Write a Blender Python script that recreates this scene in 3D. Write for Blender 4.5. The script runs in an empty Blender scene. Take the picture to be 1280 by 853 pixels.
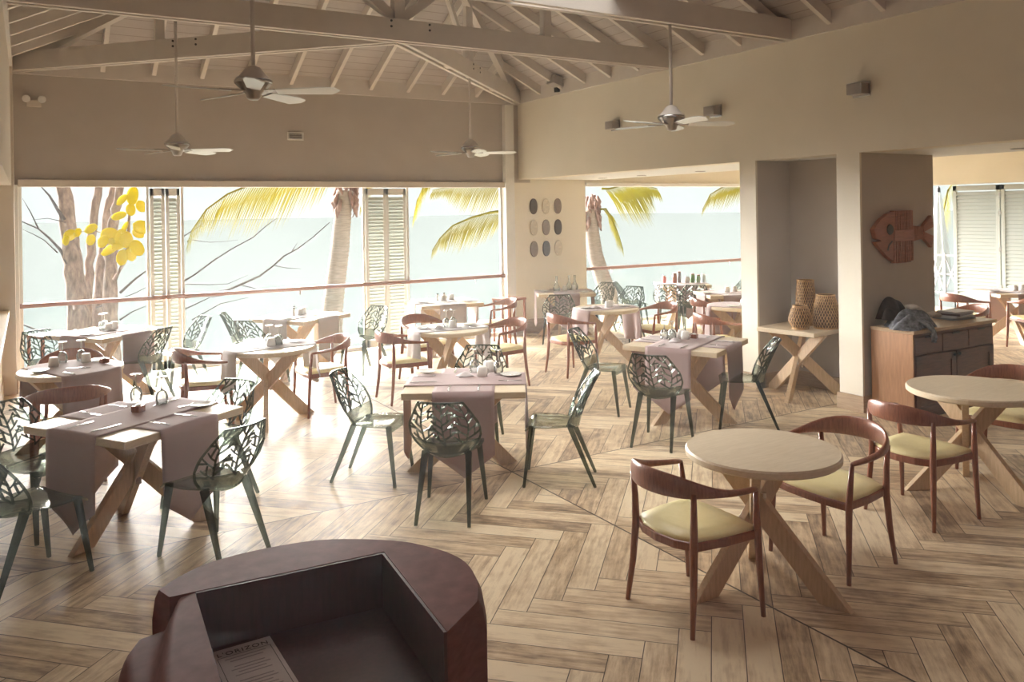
import bpy, bmesh, math, random
from math import sin, cos, pi, radians as R
from mathutils import Vector, Matrix, geometry as mgeo
rnd = random.Random(7)
C = bpy.context.scene.collection
sc = bpy.context.scene
# ------------------------------------------------------------------ camera
F_PX, YC, YAW, ROLL, H = 1010.0, 264.0, R(31.0), R(0.9), 2.08
cam_d = bpy.data.cameras.new('camera'); cam = bpy.data.objects.new('camera', cam_d); C.objects.link(cam)
fw = Vector((sin(YAW), cos(YAW), 0)); rt = Vector((cos(YAW), -sin(YAW), 0)); dn = Vector((0, 0, -1))
r2 = cos(ROLL)*rt + sin(ROLL)*dn; d2 = -sin(ROLL)*rt + cos(ROLL)*dn
m = Matrix((r2, -d2, -fw)).transposed().to_4x4(); m.translation = (0, 0, H)
cam.matrix_world = m
cam_d.sensor_width = 36; cam_d.sensor_fit = 'HORIZONTAL'; cam_d.lens = F_PX/1280*36
cam_d.shift_y = (YC-426.5)/1280; cam_d.clip_start = .05; cam_d.clip_end = 2000
sc.camera = cam
# ------------------------------------------------------------------ light and exposure
sc.view_settings.view_transform = 'Standard'; sc.view_settings.look = 'None'
sc.view_settings.exposure = 1.2; sc.view_settings.gamma = 1; sc.view_settings.use_curve_mapping = False
world = bpy.data.worlds.new('sky'); sc.world = world; world.use_nodes = True
bg = world.node_tree.nodes['Background']
bg.inputs[0].default_value = (0.81, 0.89, 0.86, 1); bg.inputs[1].default_value = .53
def sun(name, az, el, strength, angle, col):
    """soft sun through thin cloud: az = compass direction it stands in (deg from +x), el = elevation"""
    d = bpy.data.lights.new(name, 'SUN'); d.energy = strength; d.angle = R(angle); d.color = col
    o = bpy.data.objects.new(name, d); C.objects.link(o)
    v = Vector((cos(R(az))*cos(R(el)), sin(R(az))*cos(R(el)), sin(R(el))))
    o.rotation_euler = v.to_track_quat('Z', 'Y').to_euler(); return o
sun('sun_over_sea', 102, 9, 40.0, 68, (1.0, .965, .91))
def area(name, loc, rot, sx, sy, power, col):
    d = bpy.data.lights.new(name, 'AREA'); d.shape = 'RECTANGLE'; d.size = sx; d.size_y = sy; d.energy = power; d.color = col
    o = bpy.data.objects.new(name, d); C.objects.link(o); o.location = loc; o.rotation_euler = rot; return o
area('overhead_fill', (3.3, 5.4, 3.84), (0, R(-10), 0), 2.8, 2.0, 29, (1.0, .95, .88)).data.spread = R(120)  # added overhead fill, out of frame, to brighten tables and floor
area('rear_fill', (2.5, -2.2, 3.4), (R(40), 0, 0), 5, 2, 12, (1.0, .72, .78))  # added warm fill behind the camera to lift the shadows
sc.cycles.max_bounces = 8; sc.cycles.diffuse_bounces = 5; sc.cycles.transparent_max_bounces = 24
sc.cycles.caustics_reflective = False; sc.cycles.caustics_refractive = False
sc.cycles.sample_clamp_indirect = 6
# ------------------------------------------------------------------ materials
class N:
    """tiny helper to write shader maths"""
    def __init__(s, name):
        s.m = bpy.data.materials.new(name); s.m.use_nodes = True; s.t = s.m.node_tree
        s.b = s.t.nodes['Principled BSDF']
    def n(s, typ, **kw):
        x = s.t.nodes.new(typ)
        for k, v in kw.items(): setattr(x, k, v)
        return x
    def link(s, a, b): s.t.links.new(a, b)
    def put(s, sock, v):
        if hasattr(v, 'is_output'): s.link(v, sock)
        else: sock.default_value = v
    def M(s, op, a, b=0.0, c=None):
        x = s.n('ShaderNodeMath', operation=op); s.put(x.inputs[0], a); s.put(x.inputs[1], b)
        if c is not None: s.put(x.inputs[2], c)
        return x.outputs[0]
    def xyz(s, a, b, c):
        x = s.n('ShaderNodeCombineXYZ'); s.put(x.inputs[0], a); s.put(x.inputs[1], b); s.put(x.inputs[2], c); return x.outputs[0]
    def noise(s, vec, scale=1.0, detail=4, rough=.55):
        x = s.n('ShaderNodeTexNoise'); s.link(vec, x.inputs['Vector']); x.inputs['Scale'].default_value = scale
        x.inputs['Detail'].default_value = detail; x.inputs['Roughness'].default_value = rough; return x.outputs[0]
    def ramp(s, f, stops):
        x = s.n('ShaderNodeValToRGB'); s.link(f, x.inputs[0]); e = x.color_ramp.elements
        while len(e) < len(stops): e.new(.5)
        for el, (p, c) in zip(e, stops): el.position = p; el.color = (*c, 1)
        return x.outputs[0]
    def mix(s, f, a, b, blend='MIX'):
        x = s.n('ShaderNodeMix', data_type='RGBA', blend_type=blend); s.put(x.inputs[0], f)
        for i, v in ((6, a), (7, b)):
            s.put(x.inputs[i], v if hasattr(v, 'is_output') else (*v, 1))
        return x.outputs[2]
    def bump(s, h, strength=.2, dist=.01):
        x = s.n('ShaderNodeBump'); x.inputs['Strength'].default_value = strength; x.inputs['Distance'].default_value = dist
        s.link(h, x.inputs['Height']); s.link(x.outputs[0], s.b.inputs['Normal'])
def mottled(name, c1, c2, scale=8, rough=.6, stretch=(1, 1, 1), bump=0, metal=0, spec=.5, coat=0, sheen=0):
    """two close colours mixed by stretched object-space noise: paint, cloth, timber"""
    k = N(name); tc = k.n('ShaderNodeTexCoord'); mp = k.n('ShaderNodeMapping'); mp.inputs['Scale'].default_value = stretch
    k.link(tc.outputs['Object'], mp.inputs[0])
    f = k.noise(mp.outputs[0], scale, 5)
    k.link(k.ramp(f, [(.3, c1), (.7, c2)]), k.b.inputs['Base Color'])
    k.b.inputs['Roughness'].default_value = rough; k.b.inputs['Metallic'].default_value = metal
    k.b.inputs['Specular IOR Level'].default_value = spec; k.b.inputs['Coat Weight'].default_value = coat
    k.b.inputs['Sheen Weight'].default_value = sheen
    if bump: k.bump(f, bump, .004)
    return k.m
def diffuse_only(name, c1, c2, trans=0.0):
    k = N(name); tc = k.n('ShaderNodeTexCoord'); f = k.noise(tc.outputs['Object'], .5, 3); col = k.ramp(f, [(.3, c1), (.7, c2)])
    d = k.n('ShaderNodeBsdfDiffuse'); k.link(col, d.inputs[0]); out = d.outputs[0]
    if trans:
        tl = k.n('ShaderNodeBsdfTranslucent'); k.link(col, tl.inputs[0]); mx = k.n('ShaderNodeMixShader'); mx.inputs[0].default_value = trans
        k.link(out, mx.inputs[1]); k.link(tl.outputs[0], mx.inputs[2]); out = mx.outputs[0]
    k.link(out, k.t.nodes['Material Output'].inputs[0]); return k.m
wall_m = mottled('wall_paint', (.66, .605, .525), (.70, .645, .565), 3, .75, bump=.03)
wall_dim_m = mottled('wall_paint_shaded', (.50, .455, .41), (.54, .495, .45), 3, .75, bump=.03)  # darker wall paint: shade on window wall and niche put into the colour
wall_lit_m = mottled('wall_paint_lit', (.80, .755, .64), (.84, .795, .68), 3, .7, bump=.03)  # lighter wall paint: brightness of the better lit walls put into the colour
ceil_m = mottled('ceiling_paint', (.60, .53, .47), (.66, .59, .52), 4, .6)
beam_m = mottled('beam_paint', (.66, .615, .57), (.72, .675, .625), 5, .5)
white_m = mottled('white_paint', (.78, .78, .74), (.83, .83, .79), 6, .5)
base_m = mottled('skirting_tile', (.36, .25, .16), (.50, .37, .25), 6, .4, (1, 1, 12))
walnut = mottled('walnut', (.19, .064, .034), (.33, .125, .068), 14, .32, (6, 6, .8), coat=.3)
pale = mottled('pale_oak', (.62, .51, .355), (.72, .61, .45), 10, .42, (1, 9, 9))
pale_v = mottled('pale_oak_leg', (.52, .37, .22), (.66, .49, .31), 10, .45, (7, 7, 1))
pad_m = mottled('cream_leather', (.80, .71, .36), (.86, .77, .43), 20, .38)
cloth_m = mottled('mauve_cloth', (.34, .245, .24), (.42, .31, .30), 260, .9, bump=.15, sheen=.2)
cloth_l = mottled('pale_cloth', (.50, .45, .45), (.58, .53, .53), 200, .9, bump=.15, sheen=.2)
china = mottled('white_china', (.84, .83, .78), (.88, .87, .83), 6, .25)
steel = mottled('cutlery_steel', (.55, .55, .55), (.62, .62, .62), 6, .22, metal=1)
fan_m = mottled('fan_metal', (.30, .27, .25), (.36, .33, .30), 8, .3, metal=.6)
fanw = mottled('fan_white', (.74, .78, .76), (.80, .84, .82), 4, .3)
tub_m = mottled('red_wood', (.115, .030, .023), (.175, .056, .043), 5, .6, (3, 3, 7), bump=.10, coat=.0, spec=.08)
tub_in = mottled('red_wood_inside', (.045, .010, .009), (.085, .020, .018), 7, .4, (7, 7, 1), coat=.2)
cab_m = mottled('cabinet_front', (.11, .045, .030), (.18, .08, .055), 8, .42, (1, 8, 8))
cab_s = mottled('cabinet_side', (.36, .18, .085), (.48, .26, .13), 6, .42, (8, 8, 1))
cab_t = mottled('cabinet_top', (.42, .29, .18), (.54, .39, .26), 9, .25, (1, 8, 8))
fish_m = mottled('fish_wood', (.26, .088, .045), (.40, .155, .085), 9, .45, (1, 1, 6))
dark_m = mottled('black_trim', (.02, .017, .016), (.04, .034, .032), 8, .4)
bark_m = mottled('bark', (.09, .055, .042), (.29, .21, .16), 16, .9, (1, 1, .3), bump=.8)
palm_m = mottled('palm_bark', (.15, .115, .09), (.28, .23, .19), 10, .9, (.6, .6, 6), bump=.6)
twig_m = mottled('twig', (.06, .052, .052), (.11, .09, .085), 10, .9)
husk_m = mottled('palm_fibre', (.13, .07, .055), (.24, .15, .12), 16, .9)
leafy = diffuse_only('yellow_leaf', (.38, .30, .008), (.56, .45, .014), .3)
frond_g = diffuse_only('frond_green', (.055, .072, .012), (.26, .215, .016), .22)
tan_rail = mottled('rail_wood', (.25, .115, .08), (.33, .165, .115), 8, .4, (1, 9, 9))
grey_cl = mottled('grey_clothes', (.055, .055, .065), (.28, .29, .32), 26, .95, bump=.6, spec=.1)
dark_cl = mottled('dark_clothes', (.022, .012, .010), (.05, .03, .025), 20, .95, bump=.5, spec=.1)
pale_cl = mottled('pale_clothes', (.42, .36, .31), (.55, .48, .42), 16, .95, bump=.3)
paper_m = mottled('menu_paper', (.50, .44, .43), (.56, .50, .48), 5, .7)
ink_m = mottled('menu_ink', (.05, .04, .04), (.07, .06, .06), 5, .8)
rattan = N('rattan'); tc = rattan.n('ShaderNodeTexCoord')
def basket_mat():
    k = rattan; sp = k.n('ShaderNodeSeparateXYZ'); k.link(tc.outputs['Object'], sp.inputs[0])
    f = k.noise(tc.outputs['Object'], 30, 3)
    k.link(k.ramp(f, [(.3, (.40, .22, .09)), (.7, (.66, .43, .20))]), k.b.inputs['Base Color']); k.b.inputs['Roughness'].default_value = .6
basket_mat(); rattan = rattan.m
def perspex(name, tint, fac0, k_fr, rough=.07):
    """clear tinted plastic or glass: tinted see-through body with a mirror sheen that grows at grazing angles"""
    k = N(name); tr = k.n('ShaderNodeBsdfTransparent'); tc = k.n('ShaderNodeTexCoord'); f = k.noise(tc.outputs['Object'], 3, 1)
    k.link(k.ramp(f, [(.3, tint), (.7, tuple(min(c*1.04, 1) for c in tint))]), tr.inputs[0])
    gl = k.n('ShaderNodeBsdfGlossy'); gl.inputs[0].default_value = (.9, .9, .88, 1); gl.inputs['Roughness'].default_value = rough
    fr = k.n('ShaderNodeFresnel'); fr.inputs[0].default_value = 1.45
    fac = k.M('MINIMUM', k.M('MULTIPLY_ADD', fr.outputs[0], k_fr, fac0), 1.0)
    mx = k.n('ShaderNodeMixShader'); k.link(fac, mx.inputs[0]); k.link(tr.outputs[0], mx.inputs[1]); k.link(gl.outputs[0], mx.inputs[2])
    k.link(mx.outputs[0], k.t.nodes['Material Output'].inputs[0]); return k.m
smoke = perspex('smoky_perspex', (.66, .69, .64), .01, .7)
smoke_d = perspex('smoky_perspex_bars', (.43, .475, .435), .02, .6)
smoke_l = perspex('smoky_perspex_legs', (.34, .37, .335), .015, .5)
glass = perspex('clear_glass', (.93, .95, .945), .07, .8)
glass_w = perspex('glass_edge', (.80, .84, .83), .5, .8, .25)
pane_m = perspex('balustrade_glass', (.955, .985, .98), .0, .25)
def floor_mat():
    k = N('timber_look_tile'); g = k.n('ShaderNodeNewGeometry'); sp = k.n('ShaderNodeSeparateXYZ'); k.link(g.outputs['Position'], sp.inputs[0])
    w, n = .155, 6
    dx = k.M('SUBTRACT', sp.outputs[0], 3.29); dy = k.M('SUBTRACT', sp.outputs[1], 5.54)
    u = k.M('ABSOLUTE', dx); v = k.M('ABSOLUTE', dy); s = 1/math.sqrt(2)/w
    p = k.M('MULTIPLY', k.M('ADD', u, v), s); q = k.M('MULTIPLY', k.M('SUBTRACT', u, v), s)
    i = k.M('FLOOR', p); j = k.M('FLOOR', q); fp = k.M('FRACT', p); fq = k.M('FRACT', q)
    t = k.M('FLOORED_MODULO', k.M('SUBTRACT', i, j), 2.0*n)
    hz = k.M('LESS_THAN', t, n-.5)
    def sel(a, b):
        x = k.n('ShaderNodeMix', data_type='FLOAT'); k.link(hz, x.inputs[0]); k.put(x.inputs[2], b); k.put(x.inputs[3], a); return x.outputs[0]
    r = k.M('SUBTRACT', 2.0*n-1, t)
    al = sel(k.M('ADD', fp, t), k.M('ADD', fq, r)); ac = sel(fq, fp)
    ida = sel(k.M('SUBTRACT', i, t), k.M('ADD', i, 57.3)); idb = sel(j, k.M('SUBTRACT', j, r))
    sx = k.M('SIGN', dx); sy = k.M('SIGN', dy)
    wn = k.n('ShaderNodeTexWhiteNoise', noise_dimensions='3D'); k.link(k.xyz(ida, idb, k.M('MULTIPLY_ADD', sx, 3.1, k.M('MULTIPLY', sy, 7.7))), wn.inputs['Vector'])
    rv = wn.outputs['Value']
    gv = k.xyz(k.M('MULTIPLY', al, .55), k.M('MULTIPLY', ac, 4.5), k.M('MULTIPLY', rv, 90.0))
    g1 = k.noise(gv, 1.0, 6, .65); g2 = k.noise(k.xyz(k.M('MULTIPLY', al, 1.1), k.M('MULTIPLY', ac, 1.0), k.M('MULTIPLY', rv, 50.0)), 1.2, 3)
    f = k.M('ADD', k.M('MULTIPLY', g1, .85), k.M('ADD', k.M('MULTIPLY', rv, .30), k.M('MULTIPLY', g2, .35)))
    col = k.ramp(f, [(.40, (.125, .088, .064)), (.56, (.33, .235, .155)), (.70, (.56, .42, .27)), (.90, (.78, .65, .455))])
    ea = k.M('MULTIPLY', k.M('MINIMUM', ac, k.M('SUBTRACT', 1.0, ac)), w); el = k.M('MULTIPLY', k.M('MINIMUM', al, k.M('SUBTRACT', float(n), al)), w)
    e = k.M('MINIMUM', ea, el); gr = k.M('LESS_THAN', e, .0022)
    gl = k.M('LESS_THAN', k.M('MINIMUM', u, v), .006); gr = k.M('MAXIMUM', gr, gl)
    col = k.mix(gr, col, (.075, .052, .040))
    k.link(col, k.b.inputs['Base Color'])
    k.link(k.M('MULTIPLY_ADD', g1, .25, .28), k.b.inputs['Roughness']); k.b.inputs['Specular IOR Level'].default_value = .2
    k.bump(k.M('SUBTRACT', 1.0, gr), .25, .002); return k.m
floor_m = floor_mat()
sea_m = diffuse_only('pale_sea', (.110, .124, .121), (.114, .128, .125))
panel_m = diffuse_only('shutter_panel_paint', (.40, .43, .40), (.44, .47, .44))
slat_m = diffuse_only('louvre_slat', (.56, .58, .53), (.60, .62, .57), .18)
stone_m = diffuse_only('terrace_stone', (.110, .124, .121), (.114, .128, .125))
bounce_m = diffuse_only('bounce_slab_pale', (.30, .29, .26), (.36, .35, .31))
# ------------------------------------------------------------------ mesh helpers
class MB:
    def __init__(s): s.v = []; s.f = []
    def add(s, vs, fs):
        o = len(s.v); s.v += [tuple(x) for x in vs]; s.f += [tuple(i+o for i in f) for f in fs]; return s
    def box(s, x0, x1, y0, y1, z0, z1, mat=None):
        vs = [Vector((x, y, z)) for z in (z0, z1) for y in (y0, y1) for x in (x0, x1)]
        if mat is not None: vs = [mat @ q for q in vs]
        return s.add(vs, [(0, 2, 3, 1), (4, 5, 7, 6), (0, 1, 5, 4), (2, 6, 7, 3), (0, 4, 6, 2), (1, 3, 7, 5)])
    def plank(s, a, b, w, t, side, w2=None, t2=None):
        """bar from a to b; w measured along 'side' (made square to the axis), t across both"""
        a, b = Vector(a), Vector(b); d = (b-a).normalized(); sd = Vector(side); sd = (sd-d*sd.dot(d)).normalized(); n = d.cross(sd)
        vs = []
        for p, ww, tt in ((a, w, t), (b, w2 or w, t2 or t)):
            for i, j in ((-1, -1), (1, -1), (1, 1), (-1, 1)): vs.append(p+sd*(i*ww/2)+n*(j*tt/2))
        return s.add(vs, [(3, 2, 1, 0), (4, 5, 6, 7), (0, 1, 5, 4), (1, 2, 6, 5), (2, 3, 7, 6), (3, 0, 4, 7)])
    def sweep(s, pts, rad, seg=8, flat=False):
        """tube through pts; rad: number, list, or list of (horizontal, vertical) half sizes when flat"""
        pts = [Vector(p) for p in pts]; n = len(pts); vs = []; up0 = Vector((0, 0, 1))
        for i, p in enumerate(pts):
            d = (pts[min(i+1, n-1)]-pts[max(i-1, 0)]).normalized()
            ref = up0 if (flat or abs(d.z) < .9) else Vector((1, 0, 0))
            a = d.cross(ref).normalized(); b = a.cross(d).normalized()
            r = rad[i] if isinstance(rad, (list, tuple)) else rad
            ra, rb = r if isinstance(r, (list, tuple)) else (r, r)
            for k in range(seg):
                an = 2*pi*k/seg; vs.append(p+a*(ra*cos(an))+b*(rb*sin(an)))
        fs = [(i*seg+k, i*seg+(k+1) % seg, (i+1)*seg+(k+1) % seg, (i+1)*seg+k) for i in range(n-1) for k in range(seg)]
        fs += [tuple(range(seg-1, -1, -1)), tuple((n-1)*seg+k for k in range(seg))]
        return s.add(vs, fs)
    def lathe(s, prof, seg=24, c=(0, 0, 0), caps=True):
        c = Vector(c); vs = [c+Vector((r*cos(2*pi*k/seg), r*sin(2*pi*k/seg), z)) for r, z in prof for k in range(seg)]
        n = len(prof)
        fs = [(i*seg+k, i*seg+(k+1) % seg, (i+1)*seg+(k+1) % seg, (i+1)*seg+k) for i in range(n-1) for k in range(seg)]
        if caps: fs += [tuple(range(seg-1, -1, -1)), tuple((n-1)*seg+k for k in range(seg))]
        return s.add(vs, fs)
    def prism(s, poly, z0, z1, mat=None):
        n = len(poly); vs = [Vector((x, y, z)) for z in (z0, z1) for x, y in poly]
        if mat is not None: vs = [mat @ q for q in vs]
        return s.add(vs, [tuple(range(n-1, -1, -1)), tuple(range(n, 2*n))]+[(i, (i+1) % n, n+(i+1) % n, n+i) for i in range(n)])
    def grid(s, fn, nu, nv):
        vs = [Vector(fn(i/nu, j/nv)) for j in range(nv+1) for i in range(nu+1)]
        return s.add(vs, [(j*(nu+1)+i, j*(nu+1)+i+1, (j+1)*(nu+1)+i+1, (j+1)*(nu+1)+i) for j in range(nv) for i in range(nu)])
    def build(s, name, mat, parent=None, smooth=False, bevel=0, solid=0, sub=0):
        me = bpy.data.meshes.new(name); me.from_pydata(s.v, [], s.f); me.materials.append(mat)
        bm = bmesh.new(); bm.from_mesh(me); bmesh.ops.recalc_face_normals(bm, faces=bm.faces); bm.to_mesh(me); bm.free()
        o = bpy.data.objects.new(name, me); C.objects.link(o)
        if parent: o.parent = parent
        if solid: q = o.modifiers.new('thick', 'SOLIDIFY'); q.thickness = solid; q.offset = 0
        if bevel: q = o.modifiers.new('bevel', 'BEVEL'); q.width = bevel; q.segments = 2; q.limit_method = 'ANGLE'
        if sub: q = o.modifiers.new('sub', 'SUBSURF'); q.levels = sub; q.render_levels = sub
        if smooth == 'angle':
            for f in me.polygons: f.use_smooth = True
            me.set_sharp_from_angle(angle=R(38))
        elif smooth:
            for f in me.polygons: f.use_smooth = True
        return o
def tag(o, label=None, cat=None, group=None, kind=None):
    if label: o['label'] = label
    if cat: o['category'] = cat
    if group: o['group'] = group
    if kind: o['kind'] = kind
    return o
def thing(name, label, cat, loc=(0, 0, 0), rz=0.0, group=None):
    o = bpy.data.objects.new(name, None); C.objects.link(o); o.location = loc; o.rotation_euler = (0, 0, rz); o.empty_display_size = .1
    return tag(o, label, cat, group)
def struct(name, mb, mat, **kw):
    return tag(mb.build(name, mat, **kw), kind='structure')
def clone(root, loc, rz, label, group=None, parent=None, scale=None):
    c = root.copy(); C.objects.link(c)
    if parent is None:
        c.location = loc; c.rotation_euler = (0, 0, rz)
        if scale: c.scale = scale
        c['label'] = label
        if group: c['group'] = group
    else: c.parent = parent
    for ch in root.children: clone(ch, None, 0, None, None, c)
    return c
used = {}
def place(key, root, loc, rz, label, group=None, scale=None):
    """first use moves the prototype itself, later uses copy it"""
    if key not in used:
        used[key] = 1; root.location = loc; root.rotation_euler = (0, 0, rz); root['label'] = label
        if group: root['group'] = group
        if scale: root.scale = scale
        return root
    return clone(root, loc, rz, label, group, scale=scale)
# ------------------------------------------------------------------ the setting
XL, XR, YB, ZH, ZT = -.15, 7.17, 11.7, 2.615, 3.88
struct('floor', MB().box(-.9, 15.9, -5.2, 11.9, -.2, 0), floor_m)
struct('ground', MB().box(-40, 60, 11.9, 30, -1.9, -1.7), stone_m)
struct('bounce_slab', MB().box(-40, 60, 11.95, 20.5, -1.7, -1.65), bounce_m)  # pale slab hidden below the floor edge, added to bounce daylight up indoors
struct('sea', MB().box(-400, 500, 30, 900, -2.2, -2.0), sea_m)
w = MB()
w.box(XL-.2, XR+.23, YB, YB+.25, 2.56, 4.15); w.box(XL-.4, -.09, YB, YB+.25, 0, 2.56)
struct('wall_back', w, wall_dim_m)
struct('wall_corner', MB().box(7.0, 8.55, YB-.02, YB+.25, 0, 2.56).box(8.55, 16.1, YB, YB+.25, 2.56, 3.3).box(7.4, 8.56, YB, YB+.25, 2.56, 3.3), wall_lit_m)
struct('shade_overhang', MB().box(-1, 16.3, YB+.25, 14.3, 2.78, 2.9), wall_m)  # unseen overhang added outside to keep high sun off shutters and floor
struct('trim_1', MB().box(-.09, 7.0, YB-.06, YB+.1, 2.475, 2.565), wall_m, bevel=.006)
struct('trim_2', MB().box(8.55, 15.9, YB-.06, YB+.1, 2.50, 2.565), white_m, bevel=.006)
struct('trim_3', MB().box(6.86, 7.03, YB-.10, YB+.12, 0, 3.86).box(-.13, -.085, YB-.05, YB+.12, 0, 2.5), white_m, bevel=.006)
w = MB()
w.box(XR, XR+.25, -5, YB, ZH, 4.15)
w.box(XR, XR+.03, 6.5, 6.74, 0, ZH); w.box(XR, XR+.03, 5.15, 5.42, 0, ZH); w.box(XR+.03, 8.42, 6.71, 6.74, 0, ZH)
struct('wall_right', w, wall_lit_m)
struct('wall_niche', MB().box(XR+.03, 8.42, 6.5, 6.71, 0, ZH).box(XR+.03, 8.42, 5.15, 5.42, 0, ZH).box(7.74, 8.42, 5.42, 6.5, 0, ZH), wall_dim_m)
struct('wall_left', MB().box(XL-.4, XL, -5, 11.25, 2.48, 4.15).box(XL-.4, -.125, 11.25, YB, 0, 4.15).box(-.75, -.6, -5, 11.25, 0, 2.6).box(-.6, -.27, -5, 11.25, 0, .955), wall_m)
struct('wall_rear', MB().box(-.8, 16, -5.2, -5, 0, 6.2), mottled('rear_wall_dark', (.16, .09, .06), (.22, .13, .09), 6, .6))  # unseen end wall, coloured dark to cut bounced light
struct('trim_4', MB().box(XR+.25, 8.8, -5, YB, ZH, ZH+.12), white_m)
struct('trim_5', MB().box(8.8, 16.1, -5.2, YB+.25, 3.05, 3.3).box(8.72, 8.82, -5, YB, ZH+.02, 3.1), wall_m)
w = MB(); w.box(15.8, 16.05, -5, YB, 2.47, 3.1).box(15.8, 16.05, -5, 3.0, 0, 2.47)
struct('wall_side', w, wall_lit_m)
b = MB()
for x0, x1, y0, y1 in ((XR-.022, XR+.1, 5.13, 5.44), (XR+.1, 8.44, 5.13, 5.17), (7.718, 7.75, 5.42, 6.5), (XR-.022, 7.74, 6.48, 6.52), (XR-.022, XR+.1, 6.48, 6.76), (XR, 8.44, 6.72, 6.76)):
    b.box(x0, x1, y0, y1, 0, .165)
struct('baseboard_right', b, base_m, bevel=.003)
struct('baseboard_back', MB().box(7.0, 8.55, YB-.045, YB, 0, .23).box(-.20, -.09, YB-.03, YB, 0, .2).box(-.125, -.11, 11.25, YB, 0, .2), base_m, bevel=.003)
struct('baseboard_left', MB().box(-.27, -.255, -5, 11.25, 0, .2), base_m)
# roof: hipped at the sea end, rafters under boards
PX, PY = 3.42, 8.0
def zdeck(x, y): return 4.12+.5*max(0, min(XR-x, YB-y, x-XL))
ridge0, ridge1 = Vector((PX, -5.2, 4.12+.5*3.63)), Vector((PX, YB-3.63, 4.12+.5*3.63))
r = MB(); e = .3
A = Vector((XR+e, -5.2, 4.12-.5*e)); B = Vector((XR+e, YB+e, 4.12-.5*e)); D = Vector((XL-e, YB+e, 4.12-.5*e)); G = Vector((XL-e, -5.2, 4.12-.5*e))
r.add([A, B, D, G, ridge0, ridge1], [(0, 1, 5, 4), (1, 2, 5), (2, 3, 4, 5)])
k = N('roof_boards'); tc = k.n('ShaderNodeTexCoord'); sp = k.n('ShaderNodeSeparateXYZ'); k.link(tc.outputs['Object'], sp.inputs[0])
zl = k.M('FRACT', k.M('MULTIPLY', sp.outputs[2], 14.0)); ln = k.M('LESS_THAN', zl, .07)
k.link(k.mix(ln, k.ramp(k.noise(tc.outputs['Object'], 3, 4), [(.3, (.43, .395, .385)), (.7, (.50, .46, .445))]), (.30, .25, .22)), k.b.inputs['Base Color']); k.b.inputs['Roughness'].default_value = .65
struct('ceiling', r, k.m, solid=.06)
plate = MB(); plate.box(XL, XR, YB-.04, YB+.1, 3.875, 4.12).box(XR-.035, XR+.06, -5, YB, 3.89, 4.12).box(XL-.06, XL+.03, -5, YB, 3.89, 4.12)
struct('trim_6', plate, beam_m)
def rafter(a, b, w=.055, h=.16):
    """rafter hung under the boards between two plan points"""
    a, b = Vector((*a, 0)), Vector((*b, 0)); d = (b-a).normalized(); n = Vector((-d.y, d.x, 0))*(w/2)
    vs = []
    for p in (a, b):
        z = zdeck(p.x, p.y)-.03
        for q, zz in ((p-n, z-h), (p+n, z-h), (p+n, z), (p-n, z)): vs.append((q.x, q.y, zz))
    return MB().add(vs, [(3, 2, 1, 0), (4, 5, 6, 7), (0, 1, 5, 4), (1, 2, 6, 5), (2, 3, 7, 6), (3, 0, 4, 7)])
def wood_member(name, mb, label, group, cat='beam'):
    return tag(mb.build(name, beam_m, bevel=.004), label, cat, group)
yy = YB-.0-.0
gR, gL, gB = 'rafters of the right roof slope', 'rafters of the left roof slope', 'rafters of the sea end roof slope'
for i in range(16):
    y = 11.55-.61*i
    reach = min(3.6, YB-y)
    if reach < .3: continue
    wood_member('rafter', rafter((XR+.02, y), (XR-reach+.03, y)), 'pale painted rafter sloping up from the right wall under the boards', gR, 'rafter')
    if 4.0 < y: wood_member('rafter', rafter((XL-.02, y), (XL+reach-.03, y)), 'pale painted rafter sloping up from the left wall under the boards', gL, 'rafter')
for i in range(12):
    x = .26+.61*i
    if x > XR-.2: break
    reach = min(x-XL, XR-x)
    if reach < .3: continue
    wood_member('rafter', rafter((x, YB+.02), (x, YB-reach+.03)), 'pale painted rafter sloping up from the window wall under the boards', gB, 'rafter')
wood_member('hip_rafter', rafter((XR-.02, YB-.02), (XR-3.6, YB-3.6), .09, .22), 'broad hip rafter running up from the right rear corner', None, 'rafter')
wood_member('hip_rafter', rafter((XL+.02, YB-.02), (XL+3.6, YB-3.6), .09, .22), 'broad hip rafter running up from the left rear corner', None, 'rafter')
tag(MB().plank((PX, -4.8, 5.80), (PX, 8.1, 5.80), .22, .06, (0, 0, 1)).build('ridge_beam', beam_m), 'pale ridge beam along the top of the roof', 'beam')
def tie(a, b, label):
    t = thing('tie_beam', label, 'beam', (0, 0, 0)); a, b = Vector(a), Vector(b); d = (b-a).normalized(); n = Vector((-d.y, d.x, 0))
    for s in (-1, 1):
        MB().plank(a+n*s*.052+Vector((0, 0, .115)), b+n*s*.052+Vector((0, 0, .115)), .23, .05, (0, 0, 1)).build('plank', beam_m, t, bevel=.005)
    for f in (.3, .7): MB().plank(a.lerp(b, f)+n*.03+Vector((0, 0, .1)), a.lerp(b, f)-n*.03+Vector((0, 0, .1)), .18, .14, (0, 0, 1)).build('spacer', beam_m, t)
    for f in (.47, .53):
        q = a.lerp(b, f)+Vector((0, 0, .14)); bo = MB()
        for dz in (0, .06):
            bo.lathe([(.013, -.085), (.013, .085)], 8, (0, 0, 0)); nv = len(bo.v)
            bo.v[-16:] = [tuple(Matrix.Rotation(pi/2, 4, 'X') @ Vector(p)) for p in bo.v[-16:]]
            bo.v[-16:] = [(Matrix.Rotation(math.atan2(d.y, d.x), 4, 'Z') @ Vector(p)+q+Vector((0, 0, dz)))[:] for p in bo.v[-16:]]
        bo.build('bolt', dark_m, t)
    return t
ZB = 3.89
tie((XL, 7.94, ZB), (XR, 7.94, ZB), 'long double plank tie beam crossing the whole room through the roof hub')
tie((XL, 6.01, ZB), (XR, 6.01, ZB), 'double plank tie beam nearest the camera, carrying a fan at its right')
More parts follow.
